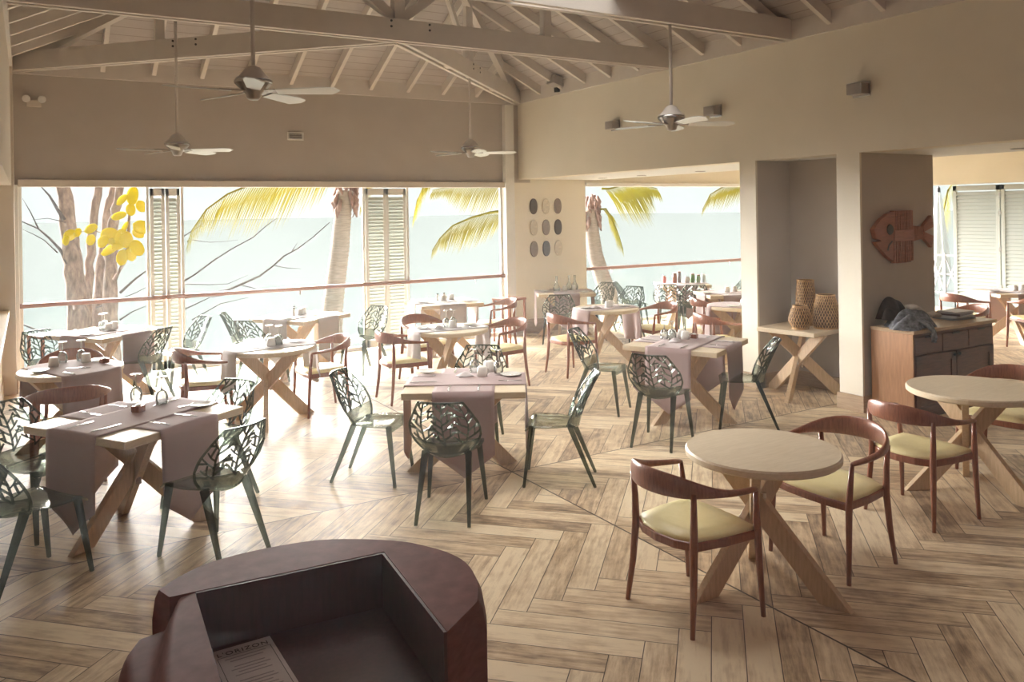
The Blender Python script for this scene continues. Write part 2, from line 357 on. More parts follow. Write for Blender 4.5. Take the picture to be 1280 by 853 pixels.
tie((PX+.04, PY+.04, ZB), (XR-.02, YB-.02, ZB), 'double plank tie beam slanting from the roof hub to the right rear corner')
tie((PX-.04, PY+.04, ZB), (XL+.02, YB-.02, ZB), 'double plank tie beam slanting from the roof hub to the left rear corner')
def post(x, y, label, w=.10, braces=()):
    t = thing('roof_post', label, 'post', (x, y, ZB)); top = zdeck(x, y)-.12-ZB
    MB().box(-w/2, w/2, -w/2, w/2, .02, top).build('shaft', beam_m, t, bevel=.004)
    for dx, dy in braces:
        L = min(.9, top*.8); MB().plank((dx*.03, dy*.03, .25), (dx*L, dy*L, min(top-.05, .25+L*.75)), .10, .05, (0, 0, 1)).build('brace', beam_m, t)
    return t
post(PX, 7.99, 'king post rising from the hub of the tie beams', .12, ((.7, .7), (-.7, .7), (1, 0), (-1, 0)))
post(5.27, 7.94, 'roof post on the long cross beam, right of the hub', .10)
post(1.6, 7.94, 'roof post on the long cross beam, left of the hub', .10)
post(5.2, 9.745, 'roof post on the slanting right beam above a fan', .10, ((-.7, -.7), (.7, .7)))
post(1.35, 10.13, 'roof post on the slanting left beam', .10)
post(5.3, 6.01, 'roof post on the nearest tie beam, above the front right fan', .10)
# ---- windows: shutters, rail, glass
def shutter_stack(x0, x1, y, label, leaves):
    t = thing('louvred_shutter', label, 'shutter', (0, 0, 0)); W = (x1-x0)/leaves
    for i in range(leaves):
        a, c = x0+i*W+.006, x0+(i+1)*W-.006; yo = y+.03*(i % 2)
        f = MB(); f.box(a, a+.045, yo, yo+.04, .02, 2.46).box(c-.045, c, yo, yo+.04, .02, 2.46).box(a, c, yo, yo+.04, .02, .14).box(a, c, yo, yo+.04, 2.36, 2.46)
        fr = f.build('shutter_frame', white_m, t, bevel=.004); s = MB(); z = .17
        while z < 2.34:
            if True:
                s.plank((a+.045, yo+.02, z), (c-.045, yo+.02, z), .058, .009, (0, .62, .78))
            z += .052
        s.build('slats', slat_m, fr)
    return t
shutter_stack(1.405, 1.80, YB+.02, 'folded louvred shutters between the two left windows', 2)
shutter_stack(4.43, 5.12, YB+.02, 'folded pale louvred shutters behind the cream perforated chair and left of the palm frond', 2)
for nm, x0, x1 in (('window_1', -.085, 1.40), ('window_2', 1.80, 4.43), ('window_3', 5.12, 6.86), ('window_4', 8.55, 15.8)):
    f = MB(); f.box(x0, x0+.035, YB+.04, YB+.09, .0, 2.49).box(x1-.035, x1, YB+.04, YB+.09, 0, 2.49).box(x0, x1, YB+.04, YB+.09, 0, .05)
    o = struct(nm, f, white_m); n = max(1, round((x1-x0)/1.4))
    for i in range(n):
        a = x0+.04+(x1-x0-.08)*i/n; c = x0+.04+(x1-x0-.08)*(i+1)/n-.012
        MB().box(a, c, YB+.055, YB+.067, .06, .985).build('balustrade_pane', pane_m, o)
def rail(x0, x1, z, label):
    t = thing('handrail', label, 'handrail', (0, 0, 0))
    MB().box(x0, x1, YB-.035, YB+.03, z-.028, z+.028).build('rail', tan_rail, t, bevel=.012)
    for x in (x0+.6, (x0+x1)/2, x1-.6): MB().box(x-.008, x+.008, YB+.03, YB+.06, z-.09, z-.01).build('bracket', steel, t)
rail(-.10, 6.93, .998, 'reddish wooden handrail across the long left window')
rail(8.56, 15.8, 1.02, 'thin dark wooden handrail across the window of the side room')
# side room shutters on the outer wall
t = thing('shutter_panel', 'white louvred shutter doors at the far right, behind the side room table', 'shutter', (15.78, 0, 0))
for i in range(7):
    y1 = 9.25-i*.92; y0 = y1-.90
    fr = MB().box(0, .045, y0, y0+.07, .02, 2.44).box(0, .045, y1-.07, y1, .02, 2.44).box(0, .045, y0, y1, .02, .14).box(0, .045, y0, y1, 2.34, 2.44).build('shutter_leaf', panel_m, t, bevel=.004)
    s = MB(); z = .18
    while z < 2.32: s.plank((.022, y0+.07, z), (.022, y1-.07, z), .075, .01, (.5, 0, .86)); z += .07
    s.build('slats', panel_m, fr)
    for z in (.5, 1.2, 1.9, 2.25): MB().box(-.012, 0, y0-.02, y0+.02, z-.04, z+.04).build('hinge', steel, fr)
tag(MB().box(-.62, -.185, 3.0, 11.25, .955, 1.0).build('wall_counter', pale, bevel=.006), 'pale wooden counter ledge along the left wall at the frame edge', 'counter')
# ceiling downlights in the soffit
for i, (x, y) in enumerate(((8.35, 9.9), (8.35, 8.6), (8.35, 10.9), (8.3, 4.2))):
    t = thing('downlight', ['small downlight set in the bright soffit, middle of three', 'small downlight set in the bright soffit, nearest the column', 'small downlight set in the bright soffit, nearest the window wall', 'small downlight in the soffit above the wooden cabinet'][i], 'downlight', (x, y, ZH), 0, 'recessed downlights')
    MB().lathe([(.075, .0), (.075, -.008), (.055, -.008), (.05, 0)], 20).build('ring', steel, t); MB().lathe([(.05, 0), (.05, -.002)], 16).build('lens', dark_m, t)
# ------------------------------------------------------------------ furniture builders
def wood_chair():
    """low round-backed armchair: bowed top rail, four tapered legs, padded seat"""
    t = thing('wooden_armchair', 'x', 'chair')
    half = [(.272, .205, .655, .024, .013), (.283, .10, .662, .022, .015), (.29, .0, .672, .019, .018), (.278, -.10, .688, .017, .024),
            (.235, -.19, .704, .016, .045), (.16, -.255, .718, .015, .060), (.075, -.288, .724, .015, .064), (0, -.297, .725, .015, .065)]
    pts = [(x, y, z) for x, y, z, a, b in half]+[(-x, y, z) for x, y, z, a, b in half[-2::-1]]
    rad = [(a, b) for *_, a, b in half]+[(a, b) for *_, a, b in half[-2::-1]]
    MB().sweep(pts, rad, 12, flat=True).build('top_rail', walnut, t, smooth=True, sub=1)
    for s in (-1, 1):
        MB().sweep([(s*.272, .228, 0), (s*.266, .215, .22), (s*.262, .205, .42), (s*.266, .195, .54), (s*.272, .185, .652)], [.0125, .017, .020, .0165, .012], 10).build('leg', walnut, t, smooth=True)
        MB().sweep([(s*.245, -.232, 0), (s*.228, -.205, .22), (s*.218, -.19, .42), (s*.222, -.19, .56), (s*.230, -.197, .69)], [.0125, .018, .021, .0175, .014], 10).build('leg', walnut, t, smooth=True)
    def ring(z0, z1, g):
        o = [(.262, .215), (.25, .0), (.218, -.18), (.12, -.232), (0, -.248), (-.12, -.232), (-.218, -.18), (-.25, 0), (-.262, .215), (-.13, .235), (0, .24), (.13, .235)]
        return [(x*g, (y+.01)*g-.01) for x, y in o]
    MB().prism(ring(0, 0, 1.0), .395, .44).build('seat_frame', walnut, t, bevel=.008)
    p = ring(0, 0, .955); q = [(x*.9, y*.9) for x, y in p]; n = len(p); mb = MB()
    rows = [(p, .43), ([(x*1.0, y*1.0) for x, y in p], .447), ([(x*.965, y*.965) for x, y in p], .460), ([(x*.6, y*.6) for x, y in p], .469), ([(x*.1, y*.1) for x, y in p], .466)]
    mb.add([(x, y, z) for rw, z in rows for x, y in rw], [tuple(range(n-1, -1, -1))]+[(i*n+k, i*n+(k+1) % n, (i+1)*n+(k+1) % n, (i+1)*n+k) for i in range(4) for k in range(n)]+[tuple(4*n+k for k in range(n))])
    mb.build('seat_pad', pad_m, t, smooth=True)
    return t
def back_pt(s, v):
    """point on the perspex shell back: s across -1..1, v 0 (bottom) .. 1 (top)"""
    vv = v; v = min(max(v, 0), 1); ks = [(0, .165), (.15, .215), (.33, .243), (.55, .240), (.8, .192), (1, .150)]
    for (a, wa), (b, wb) in zip(ks, ks[1:]):
        if v <= b+1e-9:
            f = (v-a)/(b-a); wd = wa+(wb-wa)*f; break
    x = s*wd; y = -.165-.055*v-.11*v**1.6+ (.085*(1-.55*v))*(s*s); z = .425+.40*v+.03*(s*s)*(1-v)
    return Vector((x, y, z))
def branch_bars(seed):
    """open tree pattern of the back: three stems with veins forking up to both sides"""
    rr = random.Random(seed); out = []; T0 = .20
    def put(p, q):
        (x0, y0), (x1, y1) = p, q; t1 = 1.0
        for d, lim in ((x1-x0, 1-x0), (x0-x1, x0+1), (y1-y0, 1-y0)):
            if d > 1e-9: t1 = min(t1, lim/d)
        if t1 > .02: out.append(((x0, y0), (x0+(x1-x0)*t1, y0+(y1-y0)*t1)))
    def stem_x(k_, t): return (-.62, .03, .66)[k_]*(1+.10*t)+.05*sin(5*t+2*k_)
    for k_ in range(3):
        ts = [T0, .36, .52, .68, .84, 1.0]
        for a, b in zip(ts, ts[1:]): put((stem_x(k_, a), a), (stem_x(k_, b), b))
        for n_, t in enumerate((.22, .37, .52, .67, .82)):
            for sg in (-1, 1):
                t_ = t+(.07 if sg > 0 else 0)+rr.uniform(-.02, .02); x = stem_x(k_, t_)
                if t_ > .97: continue
                reach = .33+rr.uniform(-.04, .04); rise = .125+rr.uniform(-.02, .03)
                mid = (x+sg*reach*.55, t_+rise*.62); end = (x+sg*reach, t_+rise*1.25)
                put((x, t_), mid)
                if mid[1] < 1 and abs(mid[0]) < 1:
                    put(mid, end)
                    if n_ % 2 == 0: put(mid, (mid[0]+sg*.02, mid[1]+.15))
                    else: put(mid, (mid[0]+sg*.24, mid[1]+.01))
    return out
def perspex_chair():
    t = thing('perforated_chair', 'x', 'chair')
    def seat(u, v):
        s = u*2-1; wd = .165+.052*math.sin(min(v*1.6, 1)*pi/2)-.012*max(0, v-.8)/.2
        y = -.165+.40*v; z = .425+.022*v+.026*(s*s)*(1-v*.75)+(-.03 if v > .97 else 0)
        y += (.085*(s*s))*(1-v)**2
        return (s*wd, y, z)
    MB().grid(seat, 10, 10).build('seat', smoke, t, smooth=True, solid=.011)
    bk = MB().grid(lambda u, v: back_pt(u*2-1, v*.25), 10, 4).build('backrest', smoke, t, smooth=True, solid=.010)
    lat = MB()
    for (a, b) in branch_bars(4):
        pa, pb = back_pt(*a), back_pt(*b); mid = back_pt((a[0]+b[0])/2, (a[1]+b[1])/2)
        e = Vector((.02, 0)); n = (back_pt(mid.x*0+(a[0]+b[0])/2+.05, (a[1]+b[1])/2)-mid).cross(back_pt((a[0]+b[0])/2, (a[1]+b[1])/2+.05)-mid)
        sd = (pb-pa).cross(n)
        if (pb-pa).length < .004: continue
        lat.plank(pa, mid, .0095, .010, sd); lat.plank(mid, pb, .0095, .010, sd)
    lat.build('lattice', smoke_d, bk)
    rim = [back_pt(-1, i/12) for i in range(13)]+[back_pt(-1+2*i/8, 1) for i in range(1, 8)]+[back_pt(1, 1-i/12) for i in range(13)]
    MB().sweep(rim, .0085, 6).build('rim', smoke_d, bk, smooth=True)
    for s in (-1, 1):
        MB().plank((s*.212, .25, 0), (s*.172, .19, .452), .022, .022, (1, 0, 0), .040, .036).build('leg', smoke_l, t, bevel=.005)
        MB().plank((s*.180, -.285, 0), (s*.150, -.10, .448), .022, .022, (1, 0, 0), .044, .040).build('leg', smoke_l, t, bevel=.005)
    return t
def tripod(t, angs, r0=.40, r1=.30, h=.71, wd=.135, th=.045):
    for k, a in enumerate(angs):
        d = Vector((cos(a), sin(a), 0)); n = Vector((-d.y, d.x, 0))*(.05*(k-1))
        b0 = d*r0+n; b1 = -d*r1+n
        ax = (Vector((b1.x, b1.y, h))-b0).normalized(); vs = []
        for base, z in ((b0, 0), (b1, h)):
            for i, j in ((-1, -1), (1, -1), (1, 1), (-1, 1)):
                p = base+d*(i*wd*.62)+Vector((-d.y, d.x, 0))*(j*th/2); vs.append((p.x, p.y, z))
        MB().add(vs, [(3, 2, 1, 0), (4, 5, 6, 7), (0, 1, 5, 4), (1, 2, 6, 5), (2, 3, 7, 6), (3, 0, 4, 7)]).build('leg', pale_v, t, bevel=.004)
    MB().lathe([(.018, -.10), (.018, .10)], 8, (0, 0, h*.57)).build('bolt', steel, t)
def round_table(label, x, y, D, angs, group=None):
    t = thing('round_table', label, 'table', (x, y, 0), 0, group); r = D/2
    MB().lathe([(.01, .705), (r-.012, .705), (r, .715), (r, .74), (r-.008, .75), (.01, .75)], 56).build('tabletop', pale, t, smooth=False)
    tripod(t, [R(a) for a in angs]); return t
def square_table(label, x, y, S, ang, angs, group=None):
    t = thing('square_table', label, 'table', (x, y, 0), R(ang), group); h = S/2
    MB().box(-h, h, -h, h, .70, .75).build('tabletop', pale, t, bevel=.006)
    tripod(t, [R(a-ang) for a in angs], .42, .30, .70); return t
def runner(label, x, y, ang, L, wd, hang, tip, lift=0.0, mat=None, folds=.008, seed=0, round_=False):
    """cloth laid over a table: flat on top, hanging at both ends, ends cut to a point"""
    rr = random.Random(seed); ph = rr.uniform(0, 6); h = L/2+.006; zt = .753+lift; nu, nv = 14, 44; a0 = h+hang+tip
    def pos(u, v):
        s = (u*2-1); X = s*wd/2; total = h+hang+tip*(1-abs(s)*1.0)
        hh = h if not round_ else math.sqrt(max((L/2)**2-X*X, .01))+.008
        a_ = abs(v*2-1); sg = 1 if v > .5 else -1; q = 2*a_*hh if a_ <= .5 else hh+(2*a_-1)*(total-h); d = sg*q
        if a_ <= .5+1e-6: return (X, d, zt+.0008*sin(9*d+ph))
        k = q-hh; fl = min(k/.012, 1)
        out = hh+.006*fl+folds*min(k*3, 1.2)*sin(s*(7 if round_ else 3.2)+ph+sg)
        if round_: out += .02*min(k*3, 1)
        return (X*(1-.03*k), sg*out, zt-k)
    o = MB().grid(pos, nu, nv).build('table_runner', mat or cloth_m, None, smooth=True, solid=.003)
    o.location = (x, y, 0); o.rotation_euler = (0, 0, R(ang)); return tag(o, label, 'table runner')
# ------------------------------------------------------------------ the carved wooden tub seat
bt = thing('carved_tub_seat', 'dark reddish seat carved from one log, at the bottom edge, with a menu in it', 'seat', (0, 0, 0))
outer = [(.415, 3.36), (.52, 3.455), (.655, 3.515), (.86, 3.525), (1.08, 3.485), (1.27, 3.37), (1.41, 3.235), (1.49, 3.08), (1.515, 2.93)]
def smooth_line(P, k_=4):
    out = []
    for i in range(len(P)-1):
        p0, p1, p2, p3 = [Vector(P[max(0, min(len(P)-1, j))]) for j in (i-1, i, i+1, i+2)]
        for q in range(k_):
            t_ = q/k_; out.append(tuple(.5*((2*p1)+(p2-p0)*t_+(2*p0-5*p1+4*p2-p3)*t_*t_+(3*p1-p0-3*p2+p3)*t_**3)))
    return out+[tuple(P[-1])]
def shell(poly_o, inner, zt, name, bulge=.035):
    """wall with a straight inner face and a rounded outer face"""
    no = len(poly_o); cx, cy = .95, 2.7; vs = []; rings = [(0, .0), (.25, bulge), (zt-.12, bulge), (zt-.035, bulge*.55), (zt, 0)]
    for z, bl in rings:
        for x, y in poly_o:
            d = Vector((x-cx, y-cy)).normalized(); vs.append((x+d.x*bl, y+d.y*bl, z))
        vs += [(x, y, z) for x, y in inner]
    n = no+len(inner); m_ = len(rings)
    return MB().add(vs, [tuple(range(n-1, -1, -1)), tuple((m_-1)*n+k for k in range(n))]+[(i*n+k, i*n+(k+1) % n, (i+1)*n+(k+1) % n, (i+1)*n+k) for i in range(m_-1) for k in range(n)]).build(name, tub_m, bt, smooth='angle')
ZS = .65
shell(smooth_line(outer)[:25], [(1.275, 3.215), (.53, 3.27), (.44, 3.275)], ZS, 'backrest')
shell(smooth_line([(1.41, 3.235), (1.49, 3.08), (1.515, 2.93), (1.475, 2.76), (1.40, 2.62)]), [(1.375, 2.60), (1.21, 2.485), (1.275, 3.215)], ZS, 'armrest')
am = MB()
# left arm: top falls from the inner edge to a low rounded outer edge
xs = [(0.0, .0), (.3, .0)]
def arm_top(u, v):
    yv = 3.262-v*1.27; inx = .53-.075*v*.9; ox = .255-.05*v+.05*max(0, 1-v*9)**2
    x = inx+(ox-inx)*u; ridge = .22+.30*min(v*2.5, 1); k_ = min(max((u-ridge)/.28, 0), 1); k_ = k_*k_*(3-2*k_)
    z = (.649-.012*v)-.105*k_-.02*u
    if u > .84: z -= .06*((u-.84)/.16)**2
    return (x, yv, z)
nu, nv = 22, 18
top = [[arm_top(i/nu, j/nv) for i in range(nu+1)] for j in range(nv+1)]
vs = [p for rw in top for p in rw]; n1 = nu+1
fs = [(j*n1+i, j*n1+i+1, (j+1)*n1+i+1, (j+1)*n1+i) for j in range(nv) for i in range(nu)]
b0 = len(vs); loop = [(0, i) for i in range(n1)]+[(j, nu) for j in range(1, nv+1)]+[(nv, i) for i in range(nu-1, -1, -1)]+[(j, 0) for j in range(nv-1, 0, -1)]
vs += [(top[j][i][0], top[j][i][1], 0) for j, i in loop]; nl = len(loop)
fs += [(loop[k][0]*n1+loop[k][1], loop[(k+1) % nl][0]*n1+loop[(k+1) % nl][1], b0+(k+1) % nl, b0+k) for k in range(nl)]+[tuple(b0+k for k in range(nl))]
MB().add(vs, fs).build('armrest', tub_m, bt, smooth='angle')
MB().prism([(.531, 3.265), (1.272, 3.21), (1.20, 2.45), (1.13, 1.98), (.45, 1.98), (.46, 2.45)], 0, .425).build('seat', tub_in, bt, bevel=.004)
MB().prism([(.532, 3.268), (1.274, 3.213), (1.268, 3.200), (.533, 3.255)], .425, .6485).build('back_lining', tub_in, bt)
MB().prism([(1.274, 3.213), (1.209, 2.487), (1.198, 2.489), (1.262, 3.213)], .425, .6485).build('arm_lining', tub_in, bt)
mn = thing('menu', 'printed white menu card lying in the carved log seat', 'menu', (.684, 3.04, .428), R(1))
MB().box(-.113, .113, -.20, .172, 0, .003).build('card', paper_m, mn)
def text(name, body, size, loc, parent, mat, sx=1.0):
    cu = bpy.data.curves.new(name, 'FONT'); cu.body = body; cu.size = size; cu.align_x = 'CENTER'; cu.extrude = .0003; cu.space_character = 1.18
    cu.materials.append(mat); tmp = bpy.data.objects.new(name, cu); C.objects.link(tmp); bpy.context.view_layer.update()
    me = bpy.data.meshes.new_from_object(tmp.evaluated_get(bpy.context.evaluated_depsgraph_get())); bpy.data.objects.remove(tmp)
    if not me.materials: me.materials.append(mat)
    o = bpy.data.objects.new(name, me); C.objects.link(o); o.parent = parent; o.location = loc; o.scale = (sx, 1, 1); return o
text('title', "L'ORIZON", .0365, (0, .120, .0036), mn, ink_m, 1.0)
f = MB(); f.box(-.098, -.096, -.19, .108, .003, .0036).box(.096, .098, -.19, .108, .003, .0036).box(-.098, .098, .108, .1095, .003, .0036)
f.build('border', ink_m, mn)
grey_ink = mottled('menu_print', (.26, .23, .225), (.32, .285, .28), 5, .8)
f = MB()
for i, wl in enumerate((.075, .06, .0, .055, .07, .05, .065, .0, .06, .07, .045, .06, .07)):
    if wl: f.box(-wl, wl, .085-i*.021, .085-i*.021+.006, .003, .0035)
f.build('printed_lines', grey_ink, mn)
# ------------------------------------------------------------------ tables
rows = {}
round_table('bare pale round oak table between two armchairs, nearest the camera', 3.46, 3.12, .83, (180, 285, 45))
round_table('bare greyish round oak table at the right edge of the photo', 5.86, 3.31, .88, (150, 265, 30))
round_table('round table beside the left wall with a runner and two white cups', .32, 8.17, .85, (160, 280, 40))
round_table('round table with crossed legs, between the facing armchairs left of the middle', 2.10, 8.28, .88, (255, 15, 135))
round_table('round table with a broad X base, directly behind the front centre square table', 4.13, 8.32, .90, (215, 325, 80))
round_table('round table in the passage opening with a runner hanging either side of its X base', 6.72, 8.75, .88, (210, 320, 85))
round_table('small round table half hidden by the wall column, under a long cloth', 8.28, 7.85, .80, (200, 320, 80))
TB = {'T1': (.62, 5.93, .95, 33), 'T3': (2.97, 5.68, .92, -31), 'C': (5.62, 6.02, .95, 26), 'G': (.80, 10.52, .92, 35), 'I': (3.06, 10.52, .92, 32), 'K': (5.30, 10.86, .95, -8), 'L': (7.55, 10.95, .92, -28), 'N': (9.95, 10.75, .85, -30), 'P': (9.35, 9.1, .80, -25), 'Q': (12.75, 6.55, .90, -34)}
TL = {'T1': ('square table at front left with glasses and a plate, hung with mauve runners', (219, 99, 339)), 'T3': ('square table at front centre with two long pointed runners and four perforated chairs', (250, 10, 130)),
      'C': ('square table in front of the wall column, between three perforated chairs', (300, 60, 180)), 'G': ('square table at the left window, in front of the tree trunks', (230, 350, 110)),
      'I': ('square table at the window in front of the palm trunk', (230, 350, 110)), 'K': ('square table by the window left of the plaque wall, under a pale cloth', (230, 350, 110)),
      'L': ('square serving table with decanters, under the wall of oval plaques', (230, 350, 110)), 'N': ('square table with coloured glasses and jars, in front of the side room window', (200, 320, 80)),
      'P': ('far square table cut off by the wall column, in the side room', (230, 350, 110)), 'Q': ('square table in the side room in front of the white shutter doors', (230, 350, 110))}
for kk, (x, y, S, a) in TB.items(): square_table(TL[kk][0], x, y, S, a, TL[kk][1])
RN = {'T1': 'front left square table', 'T3': 'front centre square table', 'C': 'square table before the column', 'G': 'left window table', 'I': 'window table before the palm', 'K': 'table left of the plaque wall', 'L': 'decanter table', 'N': 'table of coloured glasses', 'P': 'far table cut by the column', 'Q': 'side room table by the shutters'}
for i, kk in enumerate(RN):
    x, y, S, a = TB[kk]; pale_ = kk in ('I', 'K'); mt = cloth_l if pale_ else cloth_m
    hg, tp = (.46, .17) if kk in ('T1', 'T3', 'C') else (.42, .16)
    wd = .46 if kk in ('T1', 'T3', 'C') else .40
    c_ = 'pale grey' if pale_ else 'mauve'
    runner('%s pointed runner hanging at the left front of the %s' % (c_, RN[kk]) if a > 0 else '%s pointed runner hanging toward the camera on the %s' % (c_, RN[kk]), x, y, a, S, wd, hg, tp, 0, mt, .010, i)
    runner('%s pointed runner lying crosswise uppermost on the %s' % (c_, RN[kk]), x, y, a+90, S, wd, hg, tp, .0036, mt, .012, i+40)
runner('mauve runner hanging short at the front of the left wall round table', .32, 8.17, 25, .85, .52, .36, 0, 0, cloth_m, .02, 3, True)
runner('pale grey runner over the round table left of the middle', 2.10, 8.28, 95, .88, .40, .34, .10, 0, cloth_l, .02, 5, True)
runner('gathered pale grey runner over the round table behind the front centre one', 4.13, 8.32, 85, .90, .40, .36, .06, 0, cloth_l, .025, 6, True)
runner('mauve runner draped over the round table in the passage', 6.72, 8.75, 85, .88, .46, .48, 0, 0, cloth_m, .025, 8, True)
runner('mauve cloth hanging from the round table half hidden by the column', 8.28, 7.85, 20, .80, .66, .46, 0, 0, cloth_m, .025, 9, True)
# ------------------------------------------------------------------ chairs
wc = wood_chair(); GW = 'wooden round-backed armchairs'
WC = [(2.955, 3.15, 0, 'brown armchair with cream seat, in front of the near round table on its left'),
      (4.06, 3.13, 180, 'brown armchair with cream seat to the right of the near round table, facing it'),
      (5.13, 3.27, 0, 'brown armchair with cream seat at the left of the greyish round table'),
      (6.50, 3.42, 188, 'brown armchair cut off by the right photo edge, beyond the greyish round table'),
      (.27, 7.36, 88, 'brown armchair seen from behind, in front of the left wall round table'),
      (.35, 8.86, -95, 'brown armchair behind the left wall round table, its back above the cups'),
      (1.50, 8.45, -5, 'brown armchair turned right, left of the crossed-leg round table by the window'),
      (2.66, 8.40, 180, 'brown armchair facing left, right of the crossed-leg round table'),
      (3.58, 8.37, -2, 'brown armchair left of the round table behind the front centre one'),
      (4.25, 9.22, -80, 'brown armchair behind the middle round table, its broad back toward the window'),
      (4.86, 8.38, 180, 'brown armchair right of the middle round table, facing left'),
      (5.92, 10.35, 172, 'brown armchair at the right of the pale cloth table near the plaque wall, facing left'),
      (5.93, 8.46, 0, 'brown armchair under the plaque wall, turned right toward the passage table'),
      (7.42, 8.55, 172, 'brown armchair right of the passage round table, facing left'),
      (8.55, 8.62, -25, 'pale brown armchair deepest in the passage, its back beside the table of coloured glasses'),
      (7.35, 7.30, -15, 'brown armchair just behind the column table, curved back above white crockery'),
      (11.75, 6.75, -10, 'dark armchair with its back against the far side room table, left of it'),
      (12.25, 6.02, 55, 'dark armchair with cream seat at the front of the side room table'),
      (10.30, 5.95, 150, 'dark armchair with pale seat just past the right end of the cabinet')]
for x, y, a, l in WC: place('wc', wc, (x, y, 0), R(a-90), l, GW)
def tray_stand(x, y, rz, lb):
    t = thing('side_stand', lb, 'stand', (x, y, 0), R(rz), 'small wooden side stands by the window wall')
    MB().box(-.21, .21, -.19, .19, .655, .69).build('top', walnut, t, bevel=.006)
    for sx in (-1, 1):
        for sy in (-1, 1): MB().plank((sx*.185, sy*.165, 0), (sx*.185, sy*.165, .657), .026, .026, (1, 0, 0), .034, .034).build('leg', walnut, t, bevel=.004)
    MB().box(-.17, .17, -.15, .15, .26, .28).build('shelf', pale, t, bevel=.004)
tray_stand(.24, 11.25, 25, 'small dark-legged wooden stand at the left end of the window, behind a teal chair')
tray_stand(6.62, 11.15, 20, 'small wooden stand in the rear corner, beside the handrail end')
pc = perspex_chair(); GP = 'perforated smoky chairs'
PC = [(2.50, 5.05, 52, 'smoky perforated chair seen from behind at the front of the centre square table'),
      (2.32, 6.03, -43, 'smoky perforated chair at the left of the front centre table, facing right'),
      (3.50, 5.19, 143, 'smoky perforated chair at the right of the front centre table, facing left'),
      (3.46, 6.40, 232, 'clear perforated chair behind the front centre table, only its rim showing over the cups'),
      (.97, 5.24, 118, 'smoky perforated chair at the right front corner of the front left table'),
      (1.12, 6.18, 212, 'smoky perforated chair behind the right side of the front left table'),
      (.03, 6.30, -50, 'smoky perforated chair behind the left side of the front left table'),
      (-.02, 5.42, 30, 'dark perforated chair cut off by the left photo edge'),
      (4.82, 5.50, 30, 'dark perforated chair in front of the table before the column, seen from behind'),
      (5.86, 5.48, 137, 'dark perforated chair right of the table before the column, side on near the niche'),
      (5.08, 6.72, -55, 'perforated chair at the left of the table before the column'),
      (.22, 10.25, -60, 'teal perforated chair by the left wall, in front of the window'),
      (1.10, 10.05, 140, 'dark perforated chair at the front of the left window table'),
      (1.62, 10.55, 195, 'pale green perforated chair right of the left window table, before the shutters'),
      (2.42, 10.75, -20, 'teal perforated chair left of the palm window table, the farther of two'),
      (2.45, 10.1, 30, 'teal perforated chair left of the palm window table, the nearer of two'),
      (3.80, 10.15, 205, 'teal perforated chair right of the palm window table'),
      (6.90, 10.18, 62, 'grey perforated chair in front of the decanter table, seen from behind'),
      (8.25, 11.0, 190, 'pale perforated chair right of the decanter table'),
      (9.05, 11.05, -25, 'pale teal perforated chair left of the table of coloured glasses'),
      (9.25, 10.3, 40, 'perforated chair in front of the table of coloured glasses, the left one'),
      (9.52, 10.02, 55, 'perforated chair in front of the table of coloured glasses, the right one'),
      (10.35, 9.95, 165, 'dark edged perforated chair seen side on, right of the table of coloured glasses'),
      (8.15, 10.1, 200, 'small dark sliver of a perforated chair behind the passage round table'),
      (10.0, 9.25, 200, 'perforated chair at the far table cut off by the column')]
for x, y, a, l in PC: place('pc', pc, (x, y, 0), R(a-90), l, GP)
# ------------------------------------------------------------------ tableware
def mk(name, cat): return thing(name, 'x', cat)
def glass_up():
    t = mk('wine_glass', 'glass')   # stood upside down: foot in the air
    MB().lathe([(.036, 0), (.041, .035), (.040, .06), (.028, .09), (.006, .105)], 20, caps=False).build('bowl', glass, t, smooth=True, solid=.002)
    MB().lathe([(.006, .103), (.0042, .12), (.0042, .175), (.008, .184)], 10).build('stem', glass_w, t, smooth=True)
    MB().lathe([(.008, .183), (.036, .188), (.036, .191), (.006, .192)], 24).build('foot', glass_w, t, smooth=True); return t
def cup():
    t = mk('upturned_cup', 'cup')
    MB().lathe([(.043, 0), (.042, .03), (.037, .07), (.031, .082), (.012, .084)], 24).build('body', china, t, smooth=True)
    MB().sweep([(.041, 0, .018), (.062, 0, .024), (.068, 0, .042), (.058, 0, .060), (.038, 0, .062)], .0048, 8).build('handle', china, t, smooth=True); return t
def plate():
    t = mk('side_plate', 'plate')
    MB().lathe([(.045, 0), (.052, .002), (.082, .013), (.083, .0155), (.05, .006), (.01, .005)], 32).build('dish', china, t, smooth=True)
    MB().lathe([(.081, .0132), (.0845, .0145), (.0835, .0165), (.080, .0155)], 32, caps=False).build('rim', china, t, smooth=True); return t
def knife():
    t = mk('knife', 'cutlery'); MB().prism([(-.009, .0), (.009, 0), (.010, .09), (.002, .115), (-.006, .11)], .001, .003).build('blade', steel, t)
    MB().sweep([(0, .002, .003), (0, -.04, .004), (0, -.095, .004)], [(.005, .0025), (.0065, .0035), (.0075, .0035)], 8, flat=True).build('handle', steel, t, smooth=True); return t
def fork():
    t = mk('fork', 'cutlery'); MB().sweep([(0, .02, .003), (0, -.02, .005), (0, -.095, .003)], [(.004, .002), (.0045, .002), (.0075, .0025)], 8, flat=True).build('handle', steel, t, smooth=True)
    f = MB().prism([(-.011, .045), (-.006, .02), (.006, .02), (.011, .045)], .002, .0045)
    for x in (-.0095, -.0032, .0032, .0095): f.plank((x, .044, .0035), (x, .085, .005), .0028, .0022, (1, 0, 0))
    f.build('tines', steel, t); return t
def shaker():
    t = mk('grinder', 'shaker')
    MB().lathe([(.022, 0), (.022, .05), (.016, .075), (.018, .09)], 16).build('body', china, t, smooth=True)
    MB().lathe([(.019, .09), (.018, .10), (.009, .108)], 16).build('cap', dark_m, t, smooth=True); return t
